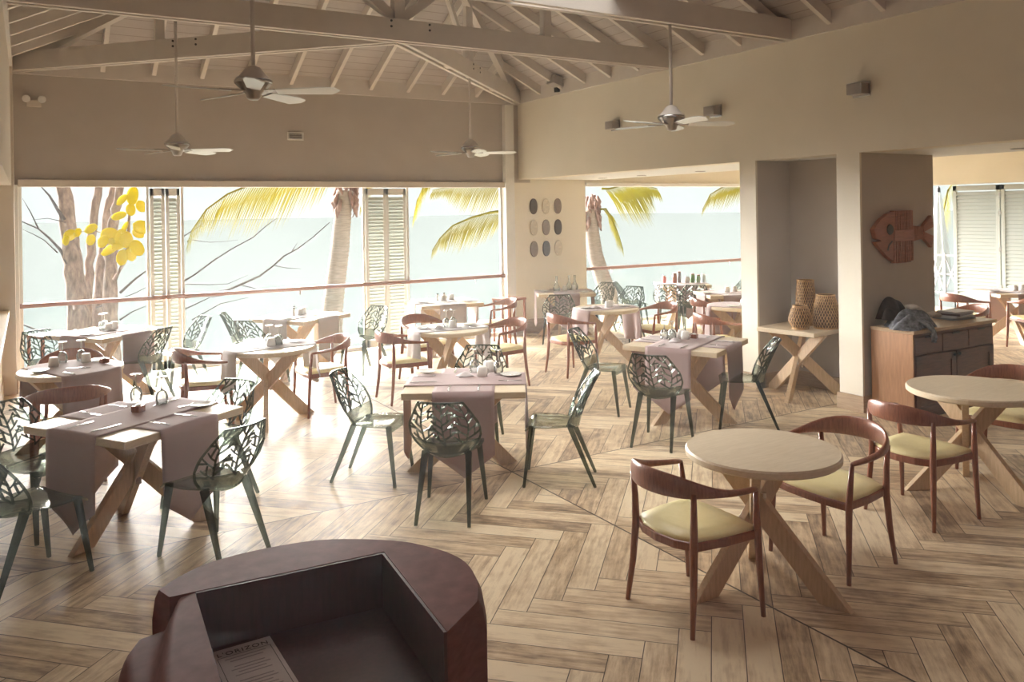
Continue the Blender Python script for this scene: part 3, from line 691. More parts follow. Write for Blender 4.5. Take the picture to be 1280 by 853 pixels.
def block():
    t = mk('candle_holder', 'candle holder')
    MB().box(-.032, .032, -.032, .032, 0, .04).build('block', walnut, t, bevel=.003); MB().lathe([(.019, .04), (.019, .048), (.004, .048)], 16).build('candle', china, t, smooth=True)
    return t
def napkin():
    t = mk('bread_wrap', 'napkin')
    MB().grid(lambda u, v: ((u-.5)*.13, (v-.5)*.10, .004+.028*sin(pi*u)*sin(pi*v)+.005*sin(9*u+5*v)), 10, 8).build('cloth', cloth_l, t, smooth=True, solid=.002); return t
def bottle(): 
    t = mk('decanter', 'bottle')
    MB().lathe([(.045, 0), (.055, .02), (.055, .06), (.02, .13), (.014, .17), (.018, .23), (.022, .24)], 20, caps=False).build('body', glass, t, smooth=True, solid=.003)
    MB().lathe([(.053, .004), (.053, .03), (.005, .03)], 20).build('water', glass, t, smooth=True); return t
protos = {k_: f_() for k_, f_ in (('glass', glass_up), ('cup', cup), ('plate', plate), ('knife', knife), ('fork', fork), ('shaker', shaker), ('block', block), ('wrap', napkin), ('bottle', bottle))}
WORD = {'glass': 'upturned stemmed glass', 'cup': 'white upturned cup', 'plate': 'white side plate', 'knife': 'steel knife', 'fork': 'steel fork', 'shaker': 'white grinder with dark top', 'block': 'small wooden candle holder', 'wrap': 'crumpled pale napkin', 'bottle': 'clear water decanter'}
def lay(kind, tab, dx, dy, rz=0, extra='', z=None):
    if tab in TB: x, y, S, a = TB[tab]; nm = RN[tab]; lift = .0085
    else: x, y, a, nm = RT_[tab]; lift = .0055
    p = Matrix.Rotation(R(a), 2) @ Vector((dx, dy)); zz = .75+lift if z is None else z
    lb = '%s%s on the %s' % (WORD[kind], (' '+extra) if extra else '', nm)
    place(kind, protos[kind], (x+p.x, y+p.y, zz), R(a+rz), lb, ('%s on the %s' % (kind, nm)))
RT_ = {'F': (.32, 8.17, 25, 'left wall round table'), 'R7': (2.10, 8.28, 0, 'crossed-leg round table'), 'J': (4.13, 8.32, 0, 'middle round table'), 'M': (6.72, 8.75, 0, 'passage round table'), 'O': (8.28, 7.85, 0, 'round table half hidden by the column')}
def setting(tab, r=.34, n=4, plate_=True):
    """knife and fork in front of each place, side plate to the left"""
    for q in range(n):
        M_ = Matrix.Rotation(q*pi/2, 2)
        for kind, dx, dz in (('fork', -.11, 0), ('knife', .11, 0)):
            v = M_ @ Vector((dx, -r)); lay(kind, tab, v.x, v.y, q*90)
        if plate_ and q < 2:
            v = M_ @ Vector((-.31, -r+.03)); lay('plate', tab, v.x, v.y, q*90, 'toward the near corner' if q == 0 else 'toward the far corner')
# front left
setting('T1', .33, 4, False)
lay('plate', 'T1', .36, -.21, 20, 'at the right corner'); lay('glass', 'T1', .28, .36, 0, 'farther left'); lay('glass', 'T1', .28, .10, 0, 'farther right')
lay('block', 'T1', .06, .07, 10)
# front centre
setting('T3', .34, 4, False)
for dx, dy, e_ in ((.12, .08, 'in front'), (.17, .30, 'behind')): lay('cup', 'T3', dx, dy, 30, e_)
lay('glass', 'T3', .25, .20, 0, 'right of the cups'); lay('glass', 'T3', .05, .26, 0, 'left of the cups'); lay('wrap', 'T3', -.02, .10, 20); lay('plate', 'T3', .35, .10, 0, 'at the right side'); lay('plate', 'T3', -.34, .28, 0, 'at the far left')
setting('C', .36, 4, False)
for dx, dy, e_ in ((.10, .05, 'with the nearer rim'), (.19, .12, 'at the right')): lay('cup', 'C', dx, dy, -40, e_)
lay('cup', 'C', .13, .20, 100, 'at the back'); lay('glass', 'C', -.02, .14, 0, 'left of the cups'); lay('glass', 'C', .02, .24, 0, 'behind the cups'); lay('wrap', 'C', -.09, .08, 0); lay('block', 'C', .20, -.01); lay('plate', 'C', .33, .30, 0, 'at the far right')
for dx, dy, e_ in ((-.06, .18, 'on the left'), (.20, .12, 'on the right')): lay('cup', 'F', dx, dy, 60, e_)
lay('glass', 'F', .08, .30, 0, 'on the left'); lay('glass', 'F', .22, .24, 0, 'on the right'); lay('plate', 'F', -.25, .05, 0, 'at the left rim'); lay('plate', 'F', .31, .10, 0, 'at the right rim'); lay('fork', 'F', -.16, -.28, 0); lay('knife', 'F', .02, -.10, 40); lay('block', 'F', .27, -.06)
for tab in ('G', 'I', 'K', 'L', 'P', 'Q'):
    if tab != 'L': setting(tab, .34, 3, False)
    lay('cup', tab, .02, .02, 20, 'nearer the middle'); lay('cup', tab, .17, .10, 70, 'nearer the right corner'); lay('plate', tab, -.33, -.05, 0, 'at the left'); lay('plate', tab, .30, -.28, 0, 'at the near right')
for dx, dy, e_ in ((.0, .10, 'with a lower foot'), (.08, .16, 'with a higher foot')): lay('glass', 'G', dx, dy, 0, e_)
lay('wrap', 'G', -.02, -.05); lay('shaker', 'I', -.06, .06); lay('shaker', 'I', .10, .20, 0); lay('shaker', 'K', -.05, .10); lay('shaker', 'K', .07, .16)
for dx, dy, e_ in ((-.12, .0, 'on the left'), (.10, .10, 'in the middle'), (.20, .16, 'on the right')): lay('bottle', 'L', dx, dy, 0, e_)
for dx, dy, e_ in ((.0, -.02, 'in front'), (.10, .09, 'behind')): lay('cup', 'R7', dx, dy, 30, e_)
lay('glass', 'R7', .09, .02, 0, 'on the right'); lay('glass', 'R7', .02, .12, 0, 'on the left'); lay('plate', 'R7', .28, .1, 0, 'at the right rim'); lay('knife', 'R7', -.18, .0, 30); lay('fork', 'R7', -.1, -.1, 30)
for dx, dy, e_ in ((.05, .0, 'beside the napkin'),): lay('cup', 'J', dx, dy, 30, e_)
lay('glass', 'J', .0, .06, 0, 'farther left'); lay('glass', 'J', .10, .08, 0, 'farther right'); lay('wrap', 'J', -.13, .0, 0); lay('plate', 'J', -.28, .12, 0, 'at the left rim'); lay('plate', 'J', .29, .06, 0, 'at the right rim'); lay('knife', 'J', .2, -.1, 60); lay('fork', 'J', -.2, -.12, 60)
lay('cup', 'M', .02, -.02, 0, 'in front'); lay('cup', 'M', .12, .05, 0, 'behind'); lay('wrap', 'M', -.18, .0); lay('plate', 'M', -.3, .08, 0, 'at the left rim'); lay('plate', 'M', .28, -.02, 0, 'at the right rim'); lay('knife', 'M', .2, -.12, 70)
lay('plate', 'O', -.2, -.1); lay('cup', 'O', .05, -.05)
# coloured glasses and jars on the side room table
x, y, S, a = TB['N']
for i, (dx, dy, hh, rr_, col, nm, lb) in enumerate(((-.30, .10, .13, .035, (.55, .20, .18), 'tumbler', 'reddish glass tumbler at the left of the coloured row'), (-.12, .05, .17, .04, (.36, .16, .11), 'jar', 'brown jar second in the coloured row'),
        (-.03, .12, .20, .035, (.16, .14, .13), 'bottle', 'dark bottle standing behind the brown jar'), (.10, .0, .11, .045, (.6, .62, .6), 'tumbler', 'clear tumbler in the middle of the coloured row'),
        (.20, .06, .16, .04, (.15, .26, .10), 'jar', 'dark green jar in the coloured row'), (.30, .04, .14, .036, (.30, .45, .26), 'jar', 'pale green jar right of the dark green one'), (.40, .10, .15, .04, (.55, .62, .62), 'tumbler', 'pale tumbler at the right of the coloured row'))):
    p = Matrix.Rotation(R(-31), 2) @ Vector((dx, dy*.5)); t = thing(nm, lb, nm, (x+p.x, y+p.y, .7585), 0)
    MB().lathe([(rr_*.85, 0), (rr_, .01), (rr_, hh*.8), (rr_*.8, hh*.88)], 16).build('body', mottled('coloured_glass', col, tuple(c*1.2 for c in col), 8, .2), t, smooth=True)
    MB().lathe([(rr_*.82, hh*.88), (rr_*.84, hh), (rr_*.2, hh)], 16).build('rim' if nm == 'tumbler' else 'lid', steel if nm == 'tumbler' else walnut, t, smooth=True)
# ------------------------------------------------------------------ niche console, baskets
square_table('small pale oak console table standing in the wall niche, carrying baskets', 7.34, 6.02, .70, 8, (205, 325, 85))
def basket(label, prof, x, y, n=26, seed=0):
    t = thing('rattan_basket', label, 'basket', (x, y, .7505), seed, 'woven rattan baskets in the niche'); hgt = prof[-1][1]
    def rad(z):
        for (a, za), (b, zb) in zip(prof, prof[1:]):
            if z <= zb+1e-9:
                f = (z-za)/(zb-za); f = f*f*(3-2*f); return a+(b-a)*f
        return prof[-1][0]
    wv = MB(); ns = 22; turn = .9*hgt/.25
    for sg in (-1, 1):
        for i in range(n):
            vs = []
            for k_ in range(ns+1):
                z = hgt*k_/ns; an = 2*pi*i/n+sg*turn*k_/ns; r_ = rad(z)+.0016*sg*(1 if (k_+i) % 2 else -1); dw = .0033/max(r_, .02)
                vs += [(r_*cos(an-dw), r_*sin(an-dw), z), (r_*cos(an+dw), r_*sin(an+dw), z)]
            wv.add(vs, [(2*k_, 2*k_+1, 2*k_+3, 2*k_+2) for k_ in range(ns)])
    wv.build('weave', rattan, t, solid=.0022)
    MB().lathe([(rad(hgt*f/16)-.009, hgt*f/16) for f in range(17)], 28, caps=False).build('lining', mottled('basket_lining', (.09, .05, .022), (.14, .08, .04), 30, .8), t, smooth=True)
    for nm, z in (('rim', hgt), ('base', .006)):
        r_ = rad(z); MB().sweep([(r_*cos(a), r_*sin(a), z) for a in [2*pi*k_/28 for k_ in range(29)]], .0065, 6).build(nm, rattan, t, smooth=True)
    MB().lathe([(prof[0][0]-.004, .001), (prof[0][0]-.004, .006), (.01, .006)], 24).build('bottom', rattan, t)
    return t
basket('tall rattan basket, tallest of three in the niche', [(.115, 0), (.12, .08), (.105, .30), (.092, .50)], 7.50, 6.10, 26, .2)
basket('small round-bellied rattan basket in front of the tall one', [(.085, 0), (.125, .10), (.10, .20), (.075, .25)], 7.20, 5.93, 24, .8)
basket('rattan basket with a wide base and narrow top, right in the niche', [(.13, 0), (.15, .08), (.125, .24), (.095, .36)], 7.46, 5.80, 28, .5)
# ------------------------------------------------------------------ cabinet with clothes and trays
X0, X1, Y0, Y1, ZC = 7.27, 8.66, 4.66, 5.11, .87
ct = thing('sideboard_cabinet', 'brown wooden sideboard cabinet under the carved fish', 'cabinet', (X0, Y0, 0))
W, Dp = X1-X0, Y1-Y0
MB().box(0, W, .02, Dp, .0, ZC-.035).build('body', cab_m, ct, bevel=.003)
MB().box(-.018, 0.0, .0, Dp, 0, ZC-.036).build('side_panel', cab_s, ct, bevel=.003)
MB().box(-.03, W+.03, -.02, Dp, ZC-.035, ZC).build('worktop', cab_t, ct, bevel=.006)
for i in range(3):
    a, c = .02+i*(W-.03)/3, .02+(i+1)*(W-.03)/3-.012
    d = MB().box(a, c, .0, .022, .63, .80).build('drawer', cab_m, ct, bevel=.004)
    MB().box((a+c)/2-.06, (a+c)/2+.06, -.006, .001, .785, .80).build('pull_slot', dark_m, d)
for i in range(2):
    a, c = .02+i*(W-.03)/2, .02+(i+1)*(W-.03)/2-.012
    d = MB().box(a, c, .004, .022, .06, .615).box(a, a+.08, -.006, .004, .06, .615).box(c-.08, c, -.006, .004, .06, .615).box(a, c, -.006, .004, .06, .13).box(a, c, -.006, .004, .54, .615).build('door', cab_m, ct, bevel=.003)
    MB().lathe([(.012, 0), (.014, .012), (.006, .02)], 12, (0, 0, 0)).build('knob', dark_m, d).matrix_local = Matrix.Translation((c-.04 if i == 0 else a+.04, -.006, .58)) @ Matrix.Rotation(pi/2, 4, 'X')
def heap(name, label, cat, loc, sx, sy, hgt, mat, seed, rz=0, drop=0):
    rr = random.Random(seed); ph = [(rr.uniform(6, 16), rr.uniform(6, 16), rr.uniform(0, 6)) for _ in range(5)]
    def fn(u, v):
        a = 2*pi*u; rho = v; wob = 1+.16*sin(3*a+seed)+.1*sin(5*a+2*seed)
        x = rho*cos(a)*sx*wob; y = rho*sin(a)*sy*wob
        z = hgt*(1-rho**2.2)+.032*(1-rho**6)*sum(sin(p*x*3+q*y*3+r_) for p, q, r_ in ph)*.5
        return (x, y, max(z, 0) if rho < .98 else 0)
    o = MB().grid(fn, 56, 22).build(name, mat, None, smooth=True)
    o.location = loc; o.rotation_euler = (0, 0, rz); return tag(o, label, cat)
heap('jacket', 'heap of crumpled grey clothing on the left end of the sideboard', 'clothing', (7.47, 4.84, ZC+.001), .30, .185, .14, grey_cl, 3, .1)
heap('dark_jacket', 'dark brown bundled jacket at the back of the clothing heap', 'clothing', (7.45, 5.0, ZC+.07), .20, .095, .18, dark_cl, 8, .0)
hs = MB().sweep([(-.02, -.06, .10), (.0, -.13, .075), (.02, -.19, .03), (.03, -.225, -.02), (.035, -.228, -.09), (.03, -.226, -.13)], [(.085, .025), (.09, .025), (.085, .024), (.075, .02), (.06, .018), (.03, .012)], 12, flat=True).build('sleeve', grey_cl, bpy.data.objects['jacket'], smooth=True)
def sleeve(p, q, rad, name, label, mat):
    pts = [Vector(p).lerp(Vector(q), i/6)+Vector((0, 0, .02*sin(i*1.4))) for i in range(7)]
    o = MB().sweep(pts, [(rad*(1+.2*sin(i*2.1)), rad*.5) for i in range(7)], 12, flat=True).build(name, mat, None, smooth=True); return tag(o, label, 'clothing')
sleeve((7.47, 4.84, ZC+.20), (7.86, 4.78, ZC+.075), .05, 'scarf', 'pale folded scarf lying across the clothing heap', pale_cl)
# stack of trays / magazines
cols = [(.20, .22, .23), (.45, .46, .46), (.10, .06, .06), (.42, .40, .40)]
for i in range(4):
    o = MB().box(-.18+.012*i, .18-.02*(i % 2), -.12, .12-.01*i, 0, .02).build('magazine', mottled('magazine_cover', cols[i], tuple(c*1.15 for c in cols[i]), 6, .35), None, bevel=.002)
    o.location = (8.40, 4.93, ZC+.001+.0215*i); o.rotation_euler = (0, 0, .12*(i % 3)-.1)
    tag(o, ['dark grey magazine at the bottom of the pile on the sideboard', 'pale grey magazine second from the bottom of the pile on the sideboard', 'dark brown magazine second from the top of the pile on the sideboard', 'light grey magazine topmost of the pile on the sideboard'][i], 'magazine', 'pile on the sideboard')
# ------------------------------------------------------------------ fish wall carving
fx, fy, fz = 7.31, 5.148, 1.475
fs_ = 1.04
def fpt(px, py): return ((px-68)/815*fs_, (770-py)/815*fs_*.67)   # pixel of the zoomed photo crop to metres on the wall
ft = thing('carved_fish', 'reddish brown slatted wooden fish hung on the wall above the sideboard', 'wall carving', (fx, fy, fz))
up = Matrix.Rotation(pi/2, 4, 'X')
def fp_(poly, t0, t1, name, mat, par):
    return MB().prism([fpt(*p) for p in poly], t0, t1, up).build(name, mat, par, bevel=.004)
hd = fp_([(70, 345), (110, 290), (170, 225), (250, 170), (335, 140), (325, 480), (320, 740), (250, 690), (170, 600), (110, 530), (85, 495), (165, 487), (95, 455)], .0, .05, 'head', fish_m, ft)
MB().lathe([(.055, 0), (.05, .006), (.01, .008)], 20).build('eye', dark_m, hd).matrix_local = Matrix.Translation((fpt(275, 355)[0], -.05, fpt(275, 355)[1])) @ up
g = MB(); 
for a, b in (((300, 495), (255, 545)), ((255, 545), (240, 605))):
    pa, pb = fpt(*a), fpt(*b); g.plank((pa[0], -.051, pa[1]), (pb[0], -.051, pb[1]), .016, .006, (1, 0, 0))
g.build('gill', dark_m, hd)
fp_([(325, 365), (585, 365), (585, 500), (325, 500)], .004, .058, 'body', fish_m, ft)
for nm, y0, y1 in (('dorsal_fin', 130, 372), ('belly_fin', 495, 765)):
    mb = MB(); ns = 9
    for i in range(ns):
        a = 332+i*29.5; xa, xb = fpt(a, 0)[0], fpt(a+21, 0)[0]
        dz = (10*abs(i-3) if nm == 'belly_fin' and i > 5 else 0)
        za, zb = fpt(0, y1-(dz*.4 if nm == 'belly_fin' else 0))[1], fpt(0, y0)[1]
        mb.box(xa, xb, -.046, -.01, za, zb)
    o = mb.build(nm, fish_m, ft, bevel=.003)
    xa, xb = fpt(332, 0)[0], fpt(595, 0)[0]
    MB().box(xa, xb, -.012, 0, fpt(0, y1)[1], fpt(0, y0)[1]).build('backing', cab_m, o)
mb = MB()
for i in range(6): xa = fpt(590+i*24, 0)[0]; mb.box(xa, xa+.024, -.045, -.003, fpt(0, 510-i*5)[1], fpt(0, 320+i*3)[1])
mb.build('tail_stem', fish_m, ft, bevel=.003)
mb = MB()
for sg in (-1, 1):
    for i in range(4):
        a = fpt(735, 400+sg*(12+i*16)); b = fpt(850+ (3-i)*8, 400+sg*(75+i*38)); mb.plank((a[0], -.028, a[1]), (b[0], -.028, b[1]), .028, .04, (sg*.5, 0, 1))
mb.build('tail_fin', fish_m, ft, bevel=.003)
# ------------------------------------------------------------------ oval plaques
pcol = {'d': (.075, .058, .052), 'p': (.56, .51, .41), 'm': (.24, .19, .155)}
words = {'d': 'dark', 'p': 'pale speckled', 'm': 'brown mottled'}
grid_ = ['dpm', 'pmd', 'mdp']; rown = ('top', 'middle', 'bottom'); coln = ('left', 'centre', 'right')
for i in range(3):
    for j in range(3):
        kc = grid_[i][j]; c = pcol[kc]; t = thing('oval_plaque', '%s oval plaque, %s of the %s row on the pale wall' % (words[kc], coln[j], rown[i]), 'plaque', (7.44+.25*j, YB-.021, 2.155-.365*i), 0, 'nine oval wall plaques')
        poly = []
        for k_ in range(28):
            a = 2*pi*k_/28; poly.append((.078*cos(a)*abs(cos(a))**-.18 if abs(cos(a)) > .05 else .078*cos(a), .135*sin(a)))
        MB().prism(poly, 0, .028, up).build('shell', mottled('plaque_'+words[kc].split()[-1], tuple(q*.75 for q in c), tuple(min(q*1.35, .8) for q in c), 34, .6, bump=.3), t, bevel=.012)
# ------------------------------------------------------------------ ceiling fans
def fan():
    t = thing('ceiling_fan', 'x', 'fan')
    MB().lathe([(.012, .18), (.05, .165), (.10, .10), (.125, .085), (.13, .07)], 28).build('canopy_cone', beam_m, t, smooth=True)
    h = MB().lathe([(.13, .07), (.125, .04), (.085, .0), (.055, -.03), (.05, -.055), (.035, -.07), (.01, -.072)], 28).build('motor_housing', fan_m, t, smooth=True)
    MB().lathe([(.132, .072), (.137, .06), (.132, .048)], 28, caps=False).build('band', steel, h, smooth=True)
    for i in range(5):
        a = 2*pi*i/5+.15; M_ = Matrix.Rotation(a, 4, 'Z') @ Matrix.Translation((.0, 0, -.012)) @ Matrix.Rotation(R(-12), 4, 'X')
        b = MB().prism([(.17, -.05), (.50, -.075), (.60, -.06), (.63, .0), (.56, .07), (.17, .045)], -.004, .004, M_).build('blade', fanw, t, bevel=.002)
        MB().prism([(.05, -.02), (.14, -.03), (.24, -.028), (.24, .028), (.14, .03), (.05, .02)], .004, .010, M_).build('blade_arm', fan_m, b)
    return t
fp = fan()
FANS = [(1.46, 9.70, 2.83, 4.4, .57, 'white ceiling fan above the left window, on a long rod'), (1.43, 6.01, 2.99, 3.90, .57, 'ceiling fan nearest the camera, hanging in front of the long beam at upper left'),
        (5.19, 9.705, 2.89, 3.90, .57, 'white ceiling fan near the right rear corner, under the slanting beam'), (5.46, 6.01, 2.92, 3.90, .57, 'ceiling fan before the right wall, hanging from the nearest tie beam')]
# place the four before adding rods so that copies stay clean
fo = [place('fan', fp, (x, y, z), rz, lb, 'ceiling fans') for x, y, z, tp, rz, lb in FANS]
for o, (x, y, z, tp, rz, lb) in zip(fo, FANS): MB().sweep([(0, 0, .15), (0, 0, tp-z)], .016, 10).build('rod', beam_m, o, smooth=True)
# ------------------------------------------------------------------ wall fittings
lamp_m = mottled('lamp_metal', (.36, .33, .31), (.44, .41, .39), 8, .4, metal=.4)
for i, (y, z) in enumerate(((5.11, 3.24), (7.10, 3.25), (9.04, 3.27))):
    t = thing('wall_lamp', ['small box-shaped wall lamp high above the niche column, nearest the camera', 'small box-shaped wall lamp behind the right blades of the fan on the right wall', 'small box-shaped wall lamp farthest along the right wall, left of a fan blade'][i], 'wall lamp', (XR, y, z), 0, 'box wall lamps on the right wall')
    MB().box(-.012, 0, -.10, .10, -.075, .075).build('back_plate', steel, t, bevel=.003)
    MB().box(-.13, -.012, -.085, .085, -.055, .055).build('housing', lamp_m, t, bevel=.006)
    MB().box(-.122, -.02, -.078, .078, .055, .058).build('glass_cover', fanw, t)
t = thing('air_vent', 'small white slotted vent high on the window wall', 'vent', (3.37, YB, 3.22))
MB().box(-.12, .12, -.02, 0, -.06, .06).build('frame', white_m, t, bevel=.004)
s = MB()
for i in range(4): s.box(-.09, .09, -.026, -.018, -.035+i*.02, -.028+i*.02)
s.build('slots', dark_m, t)
t = thing('emergency_light', 'twin-headed emergency light high in the left corner of the window wall', 'emergency light', (.10, YB, 3.52))
MB().box(-.08, .08, -.04, 0, -.05, .03).build('box', wall_m, t, bevel=.004)
for s_ in (-1, 1): MB().lathe([(.02, 0), (.045, .03), (.045, .05), (.02, .055)], 14).build('lamp_head', white_m, t).matrix_local = Matrix.Translation((s_*.085, -.02, .045)) @ Matrix.Rotation(pi/2, 4, 'X')
t = thing('security_light', 'grey floodlight with bracket under the roof in the right rear corner', 'floodlight', (XR, 10.3, 4.02))
MB().box(-.10, 0, -.03, .03, -.03, .03).build('bracket', lamp_m, t, bevel=.004)
MB().box(-.26, -.10, -.10, .10, -.07, .07, Matrix.Rotation(.3, 4, 'Y')).build('head', lamp_m, t, bevel=.01)
MB().box(-.10, -.04, .06, .14, -.10, .05).build('driver_box', dark_m, t, bevel=.005)
# ------------------------------------------------------------------ outside: trees
def pix(x, y, depth):
    """point seen at photo pixel x, y at a forward distance"""
    d = fw+(x-640)/F_PX*r2+(y-YC)/F_PX*d2; return Vector((0, 0, H))+d*depth
def limb(mb, pts, r0, r1, seg=10, jag=0, seed=0):
    rr = random.Random(seed); P = []
    for a, b in zip(pts, pts[1:]):
        for k_ in range(5): P.append(Vector(a).lerp(Vector(b), k_/5)+Vector((rr.uniform(-jag, jag), rr.uniform(-jag, jag), 0)))
    P.append(Vector(pts[-1])); n = len(P)
    return mb.sweep(P, [(r0+(r1-r0)*i/(n-1))*(1+.12*rr.uniform(-1, 1) if jag else 1) for i in range(n)], seg)
dt = 15.0
def tpx(pts): return [pix(x, y, d) for x, y, d in pts]
def down(p, z=-1.75): q = Vector(p); q.z = z; return q
TR = [('broad bark-covered tree trunk standing leftmost outside the left window', [(97, 392, 15), (92, 340, 15), (86, 290, 15.1), (80, 235, 15.2), (74, 180, 15.3)], .165, .12),
      ('slender bark-covered trunk, second from the left outside the left window', [(108, 392, 15.4), (112, 330, 15.5), (118, 270, 15.6), (124, 225, 15.7), (128, 180, 15.8)], .085, .065),
      ('reddish trunk third from the left outside the left window', [(124, 392, 15.8), (130, 330, 15.9), (138, 260, 16), (147, 225, 16.1), (155, 180, 16.1)], .14, .10),
      ('smooth light brown trunk behind the yellow leaves', [(137, 392, 14.6), (138, 340, 14.6), (140, 290, 14.7), (146, 255, 14.7), (152, 225, 14.8)], .12, .06)]
for i, (lb, pts, a, b_) in enumerate(TR):
    P = tpx(pts); base = P[0]; t = thing('tree', lb, 'tree', down(base), 0, 'tree trunks outside the left window'); off = -Vector(t.location)
    mb = MB(); limb(mb, [down(base)+off+Vector((.08*(i-1), 0, 0))]+[p+off for p in P], a*1.15, b_, 12, .018, i); mb.build('trunk', bark_m, t, smooth=True)
def twigs(name, label, lines, depth, r0, loc=None):
    mb = MB()
    for j, (pts, rr_) in enumerate(lines):
        P = [pix(x, y, depth) for x, y in pts]; mb.sweep(P, [r0*rr_*(1-.75*i/(len(P)-1)) for i in range(len(P))], 6)
    return tag(mb.build(name, twig_m, None, smooth=True), label, 'branch')
twigs('bare_branch', 'dark bare branch crossing the upper left of the left window', [([(84, 330), (75, 312), (62, 298), (48, 286), (30, 278), (20, 274)], 1.4), ([(48, 286), (38, 265), (28, 248)], .7), ([(80, 275), (72, 262), (62, 245), (50, 232)], 1.8), ([(72, 316), (55, 300), (40, 292), (26, 286)], .6), ([(82, 278), (60, 273), (40, 275)], .5)], 14.9, .022)
twigs('bare_branch', 'bare branches reaching left of the folded shutters in the left window', [([(150, 366), (170, 348), (184, 338), (200, 322)], 1.3), ([(120, 385), (145, 376), (170, 366), (185, 358)], .8), ([(24, 404), (45, 412), (70, 418), (96, 424)], 1.0), ([(150, 400), (165, 390), (184, 382)], .9)], 15.2, .022)
twigs('bare_branch', 'long bare branch rising across the middle window, the upper one', [([(205, 370), (224, 355), (244, 343), (268, 325), (290, 311), (316, 297), (332, 283), (346, 273)], 1.2), ([(240, 300), (262, 303), (282, 302), (298, 300)], .5), ([(215, 305), (235, 292), (262, 275)], .9)], 15.6, .02)
twigs('bare_branch', 'long bare branch rising across the middle window, the lower one', [([(230, 372), (262, 367), (284, 363), (305, 354), (325, 345), (342, 332), (355, 320), (372, 311), (392, 296), (412, 278)], 1.4), ([(342, 332), (358, 335), (376, 336)], .5), ([(300, 356), (320, 361), (335, 365)], .6), ([(228, 355), (262, 356), (285, 355), (310, 344)], .6), ([(232, 386), (262, 372), (290, 368)], .8), ([(240, 400), (275, 380), (310, 372)], .7), ([(365, 314), (372, 303)], .4)], 14.6, .022)
# yellow leaves on a thin stem
lt = thing('sea_grape_branch', 'branch of big bright yellow leaves hanging before the trunks', 'branch', pix(150, 360, 14.2))
o_ = -Vector(lt.location); mb = MB()
mb.sweep([pix(x, y, 14.2)+o_ for x, y in ((143, 350), (154, 330), (160, 305), (161, 280), (163, 250), (165, 236))], [.045, .04, .034, .026, .02, .015], 8)
mb.sweep([pix(x, y, 14.2)+o_ for x, y in ((160, 305), (140, 296), (118, 288), (100, 290))], [.02, .014, .01, .006], 6)
mb.build('stem', bark_m, lt, smooth=True)
LV = [(165, 245, 30, 80), (152, 250, 22, 40), (176, 258, 20, 120), (148, 270, 24, 10), (163, 262, 20, 95), (176, 284, 28, -20), (172, 292, 20, -40), (136, 293, 28, 5), (137, 312, 32, 25), (128, 302, 22, 50), (155, 285, 22, 60), (170, 310, 28, -60), (152, 322, 26, 75), (148, 306, 24, 30), (163, 318, 22, -80), (113, 286, 22, 20), (87, 294, 22, 35), (96, 291, 16, 60), (113, 300, 18, 70), (82, 301, 16, 80), (150, 296, 26, 70), (141, 302, 20, -10), (157, 300, 26, 85)]
for i, (x, y, sz, an) in enumerate(LV):
    s_ = sz/F_PX*14.2*.40; c = pix(x, y, 14.0+.02*(i % 9))+o_; mb = MB(); a = R(an)
    e1 = (r2*cos(a)-d2*sin(a)); tw = R(rnd.uniform(-50, 50)); e2 = (r2*sin(a)+d2*cos(a))*cos(tw)+fw*sin(tw)
    mb.grid(lambda u, v: c+e1*((u-.5)*2*s_)+e2*((v-.5)*1.5*s_*math.sqrt(max(.02, 1-(u*2-1)**2)))+fw*(.10*s_*((u*2-1)**2+(v*2-1)**2)), 8, 6)
    mb.build('leaf', leafy, lt, smooth=True, solid=.004)
def frond(label, spine, depth, ll, hang=.9, n=46, group='palm fronds outside the windows', tip_tw=.0, seed=0):
    """palm frond: spine of photo pixels, leaflets hanging on both sides"""
    rr = random.Random(seed); P = [pix(x, y, depth+dz) for x, y, dz in spine]; t = thing('palm_frond', label, 'palm frond', P[0], 0, group); o_ = -Vector(P[0]); P = [p+o_ for p in P]
    MB().sweep(P, [.03*(1-.8*i/(len(P)-1)) for i in range(len(P))], 6).build('midrib', frond_g, t, smooth=True)
    L = [0]
    for a, b in zip(P, P[1:]): L.append(L[-1]+(b-a).length)
    mb = MB()
    for i in range(n):
        s_ = L[-1]*(.06+.94*i/n)
        for k_ in range(len(P)-1):
            if s_ <= L[k_+1]: break
        f = (s_-L[k_])/(L[k_+1]-L[k_]); p = P[k_].lerp(P[k_+1], f); d = (P[k_+1]-P[k_]).normalized()
        w_ = d.cross(Vector((0, 0, 1))).normalized(); tt = i/n
        ln = ll*(.55+.75*math.sin(pi*min(tt*1.1+.12, 1))**.8)*(1-.35*tt)
        for sg in (-1, 1):
            dirv = (w_*sg*(1-hang)*1.1+d*.55+Vector((0, 0, -hang))).normalized(); ln2 = ln*rr.uniform(.8, 1.1)
            tip = p+dirv*ln2+Vector((0, 0, -.12*ln2)); mid = p+dirv*ln2*.5+Vector((0, 0, .03*ln2)); wd = .012*rr.uniform(.8, 1.3)
            b = d*wd
            mb.add([p-b*.6, p+b*.6, mid+b, mid-b, tip], [(0, 1, 2, 3), (3, 2, 4)])
    mb.build('leaflets', frond_g, t); return t
frond('large green and yellow palm frond drooping into the top left of the middle window', [(440, 196, .5), (400, 206, .3), (360, 214, .1), (320, 228, 0), (284, 243, -.1), (258, 262, -.2), (240, 288, -.2), (234, 303, -.2)], 14, .95, .80, 60, seed=1)
frond('small palm frond just right of the palm trunk, left of the pale shutters', [(470, 205, 0), (462, 225, 0), (456, 245, 0), (450, 262, 0)], 14.5, .5, .75, 26, seed=2)
frond('palm frond hanging along the top of the right window', [(660, 212, 0), (630, 222, 0), (600, 228, 0), (570, 232, 0), (540, 238, .1)], 15.5, .60, .9, 50, seed=3)
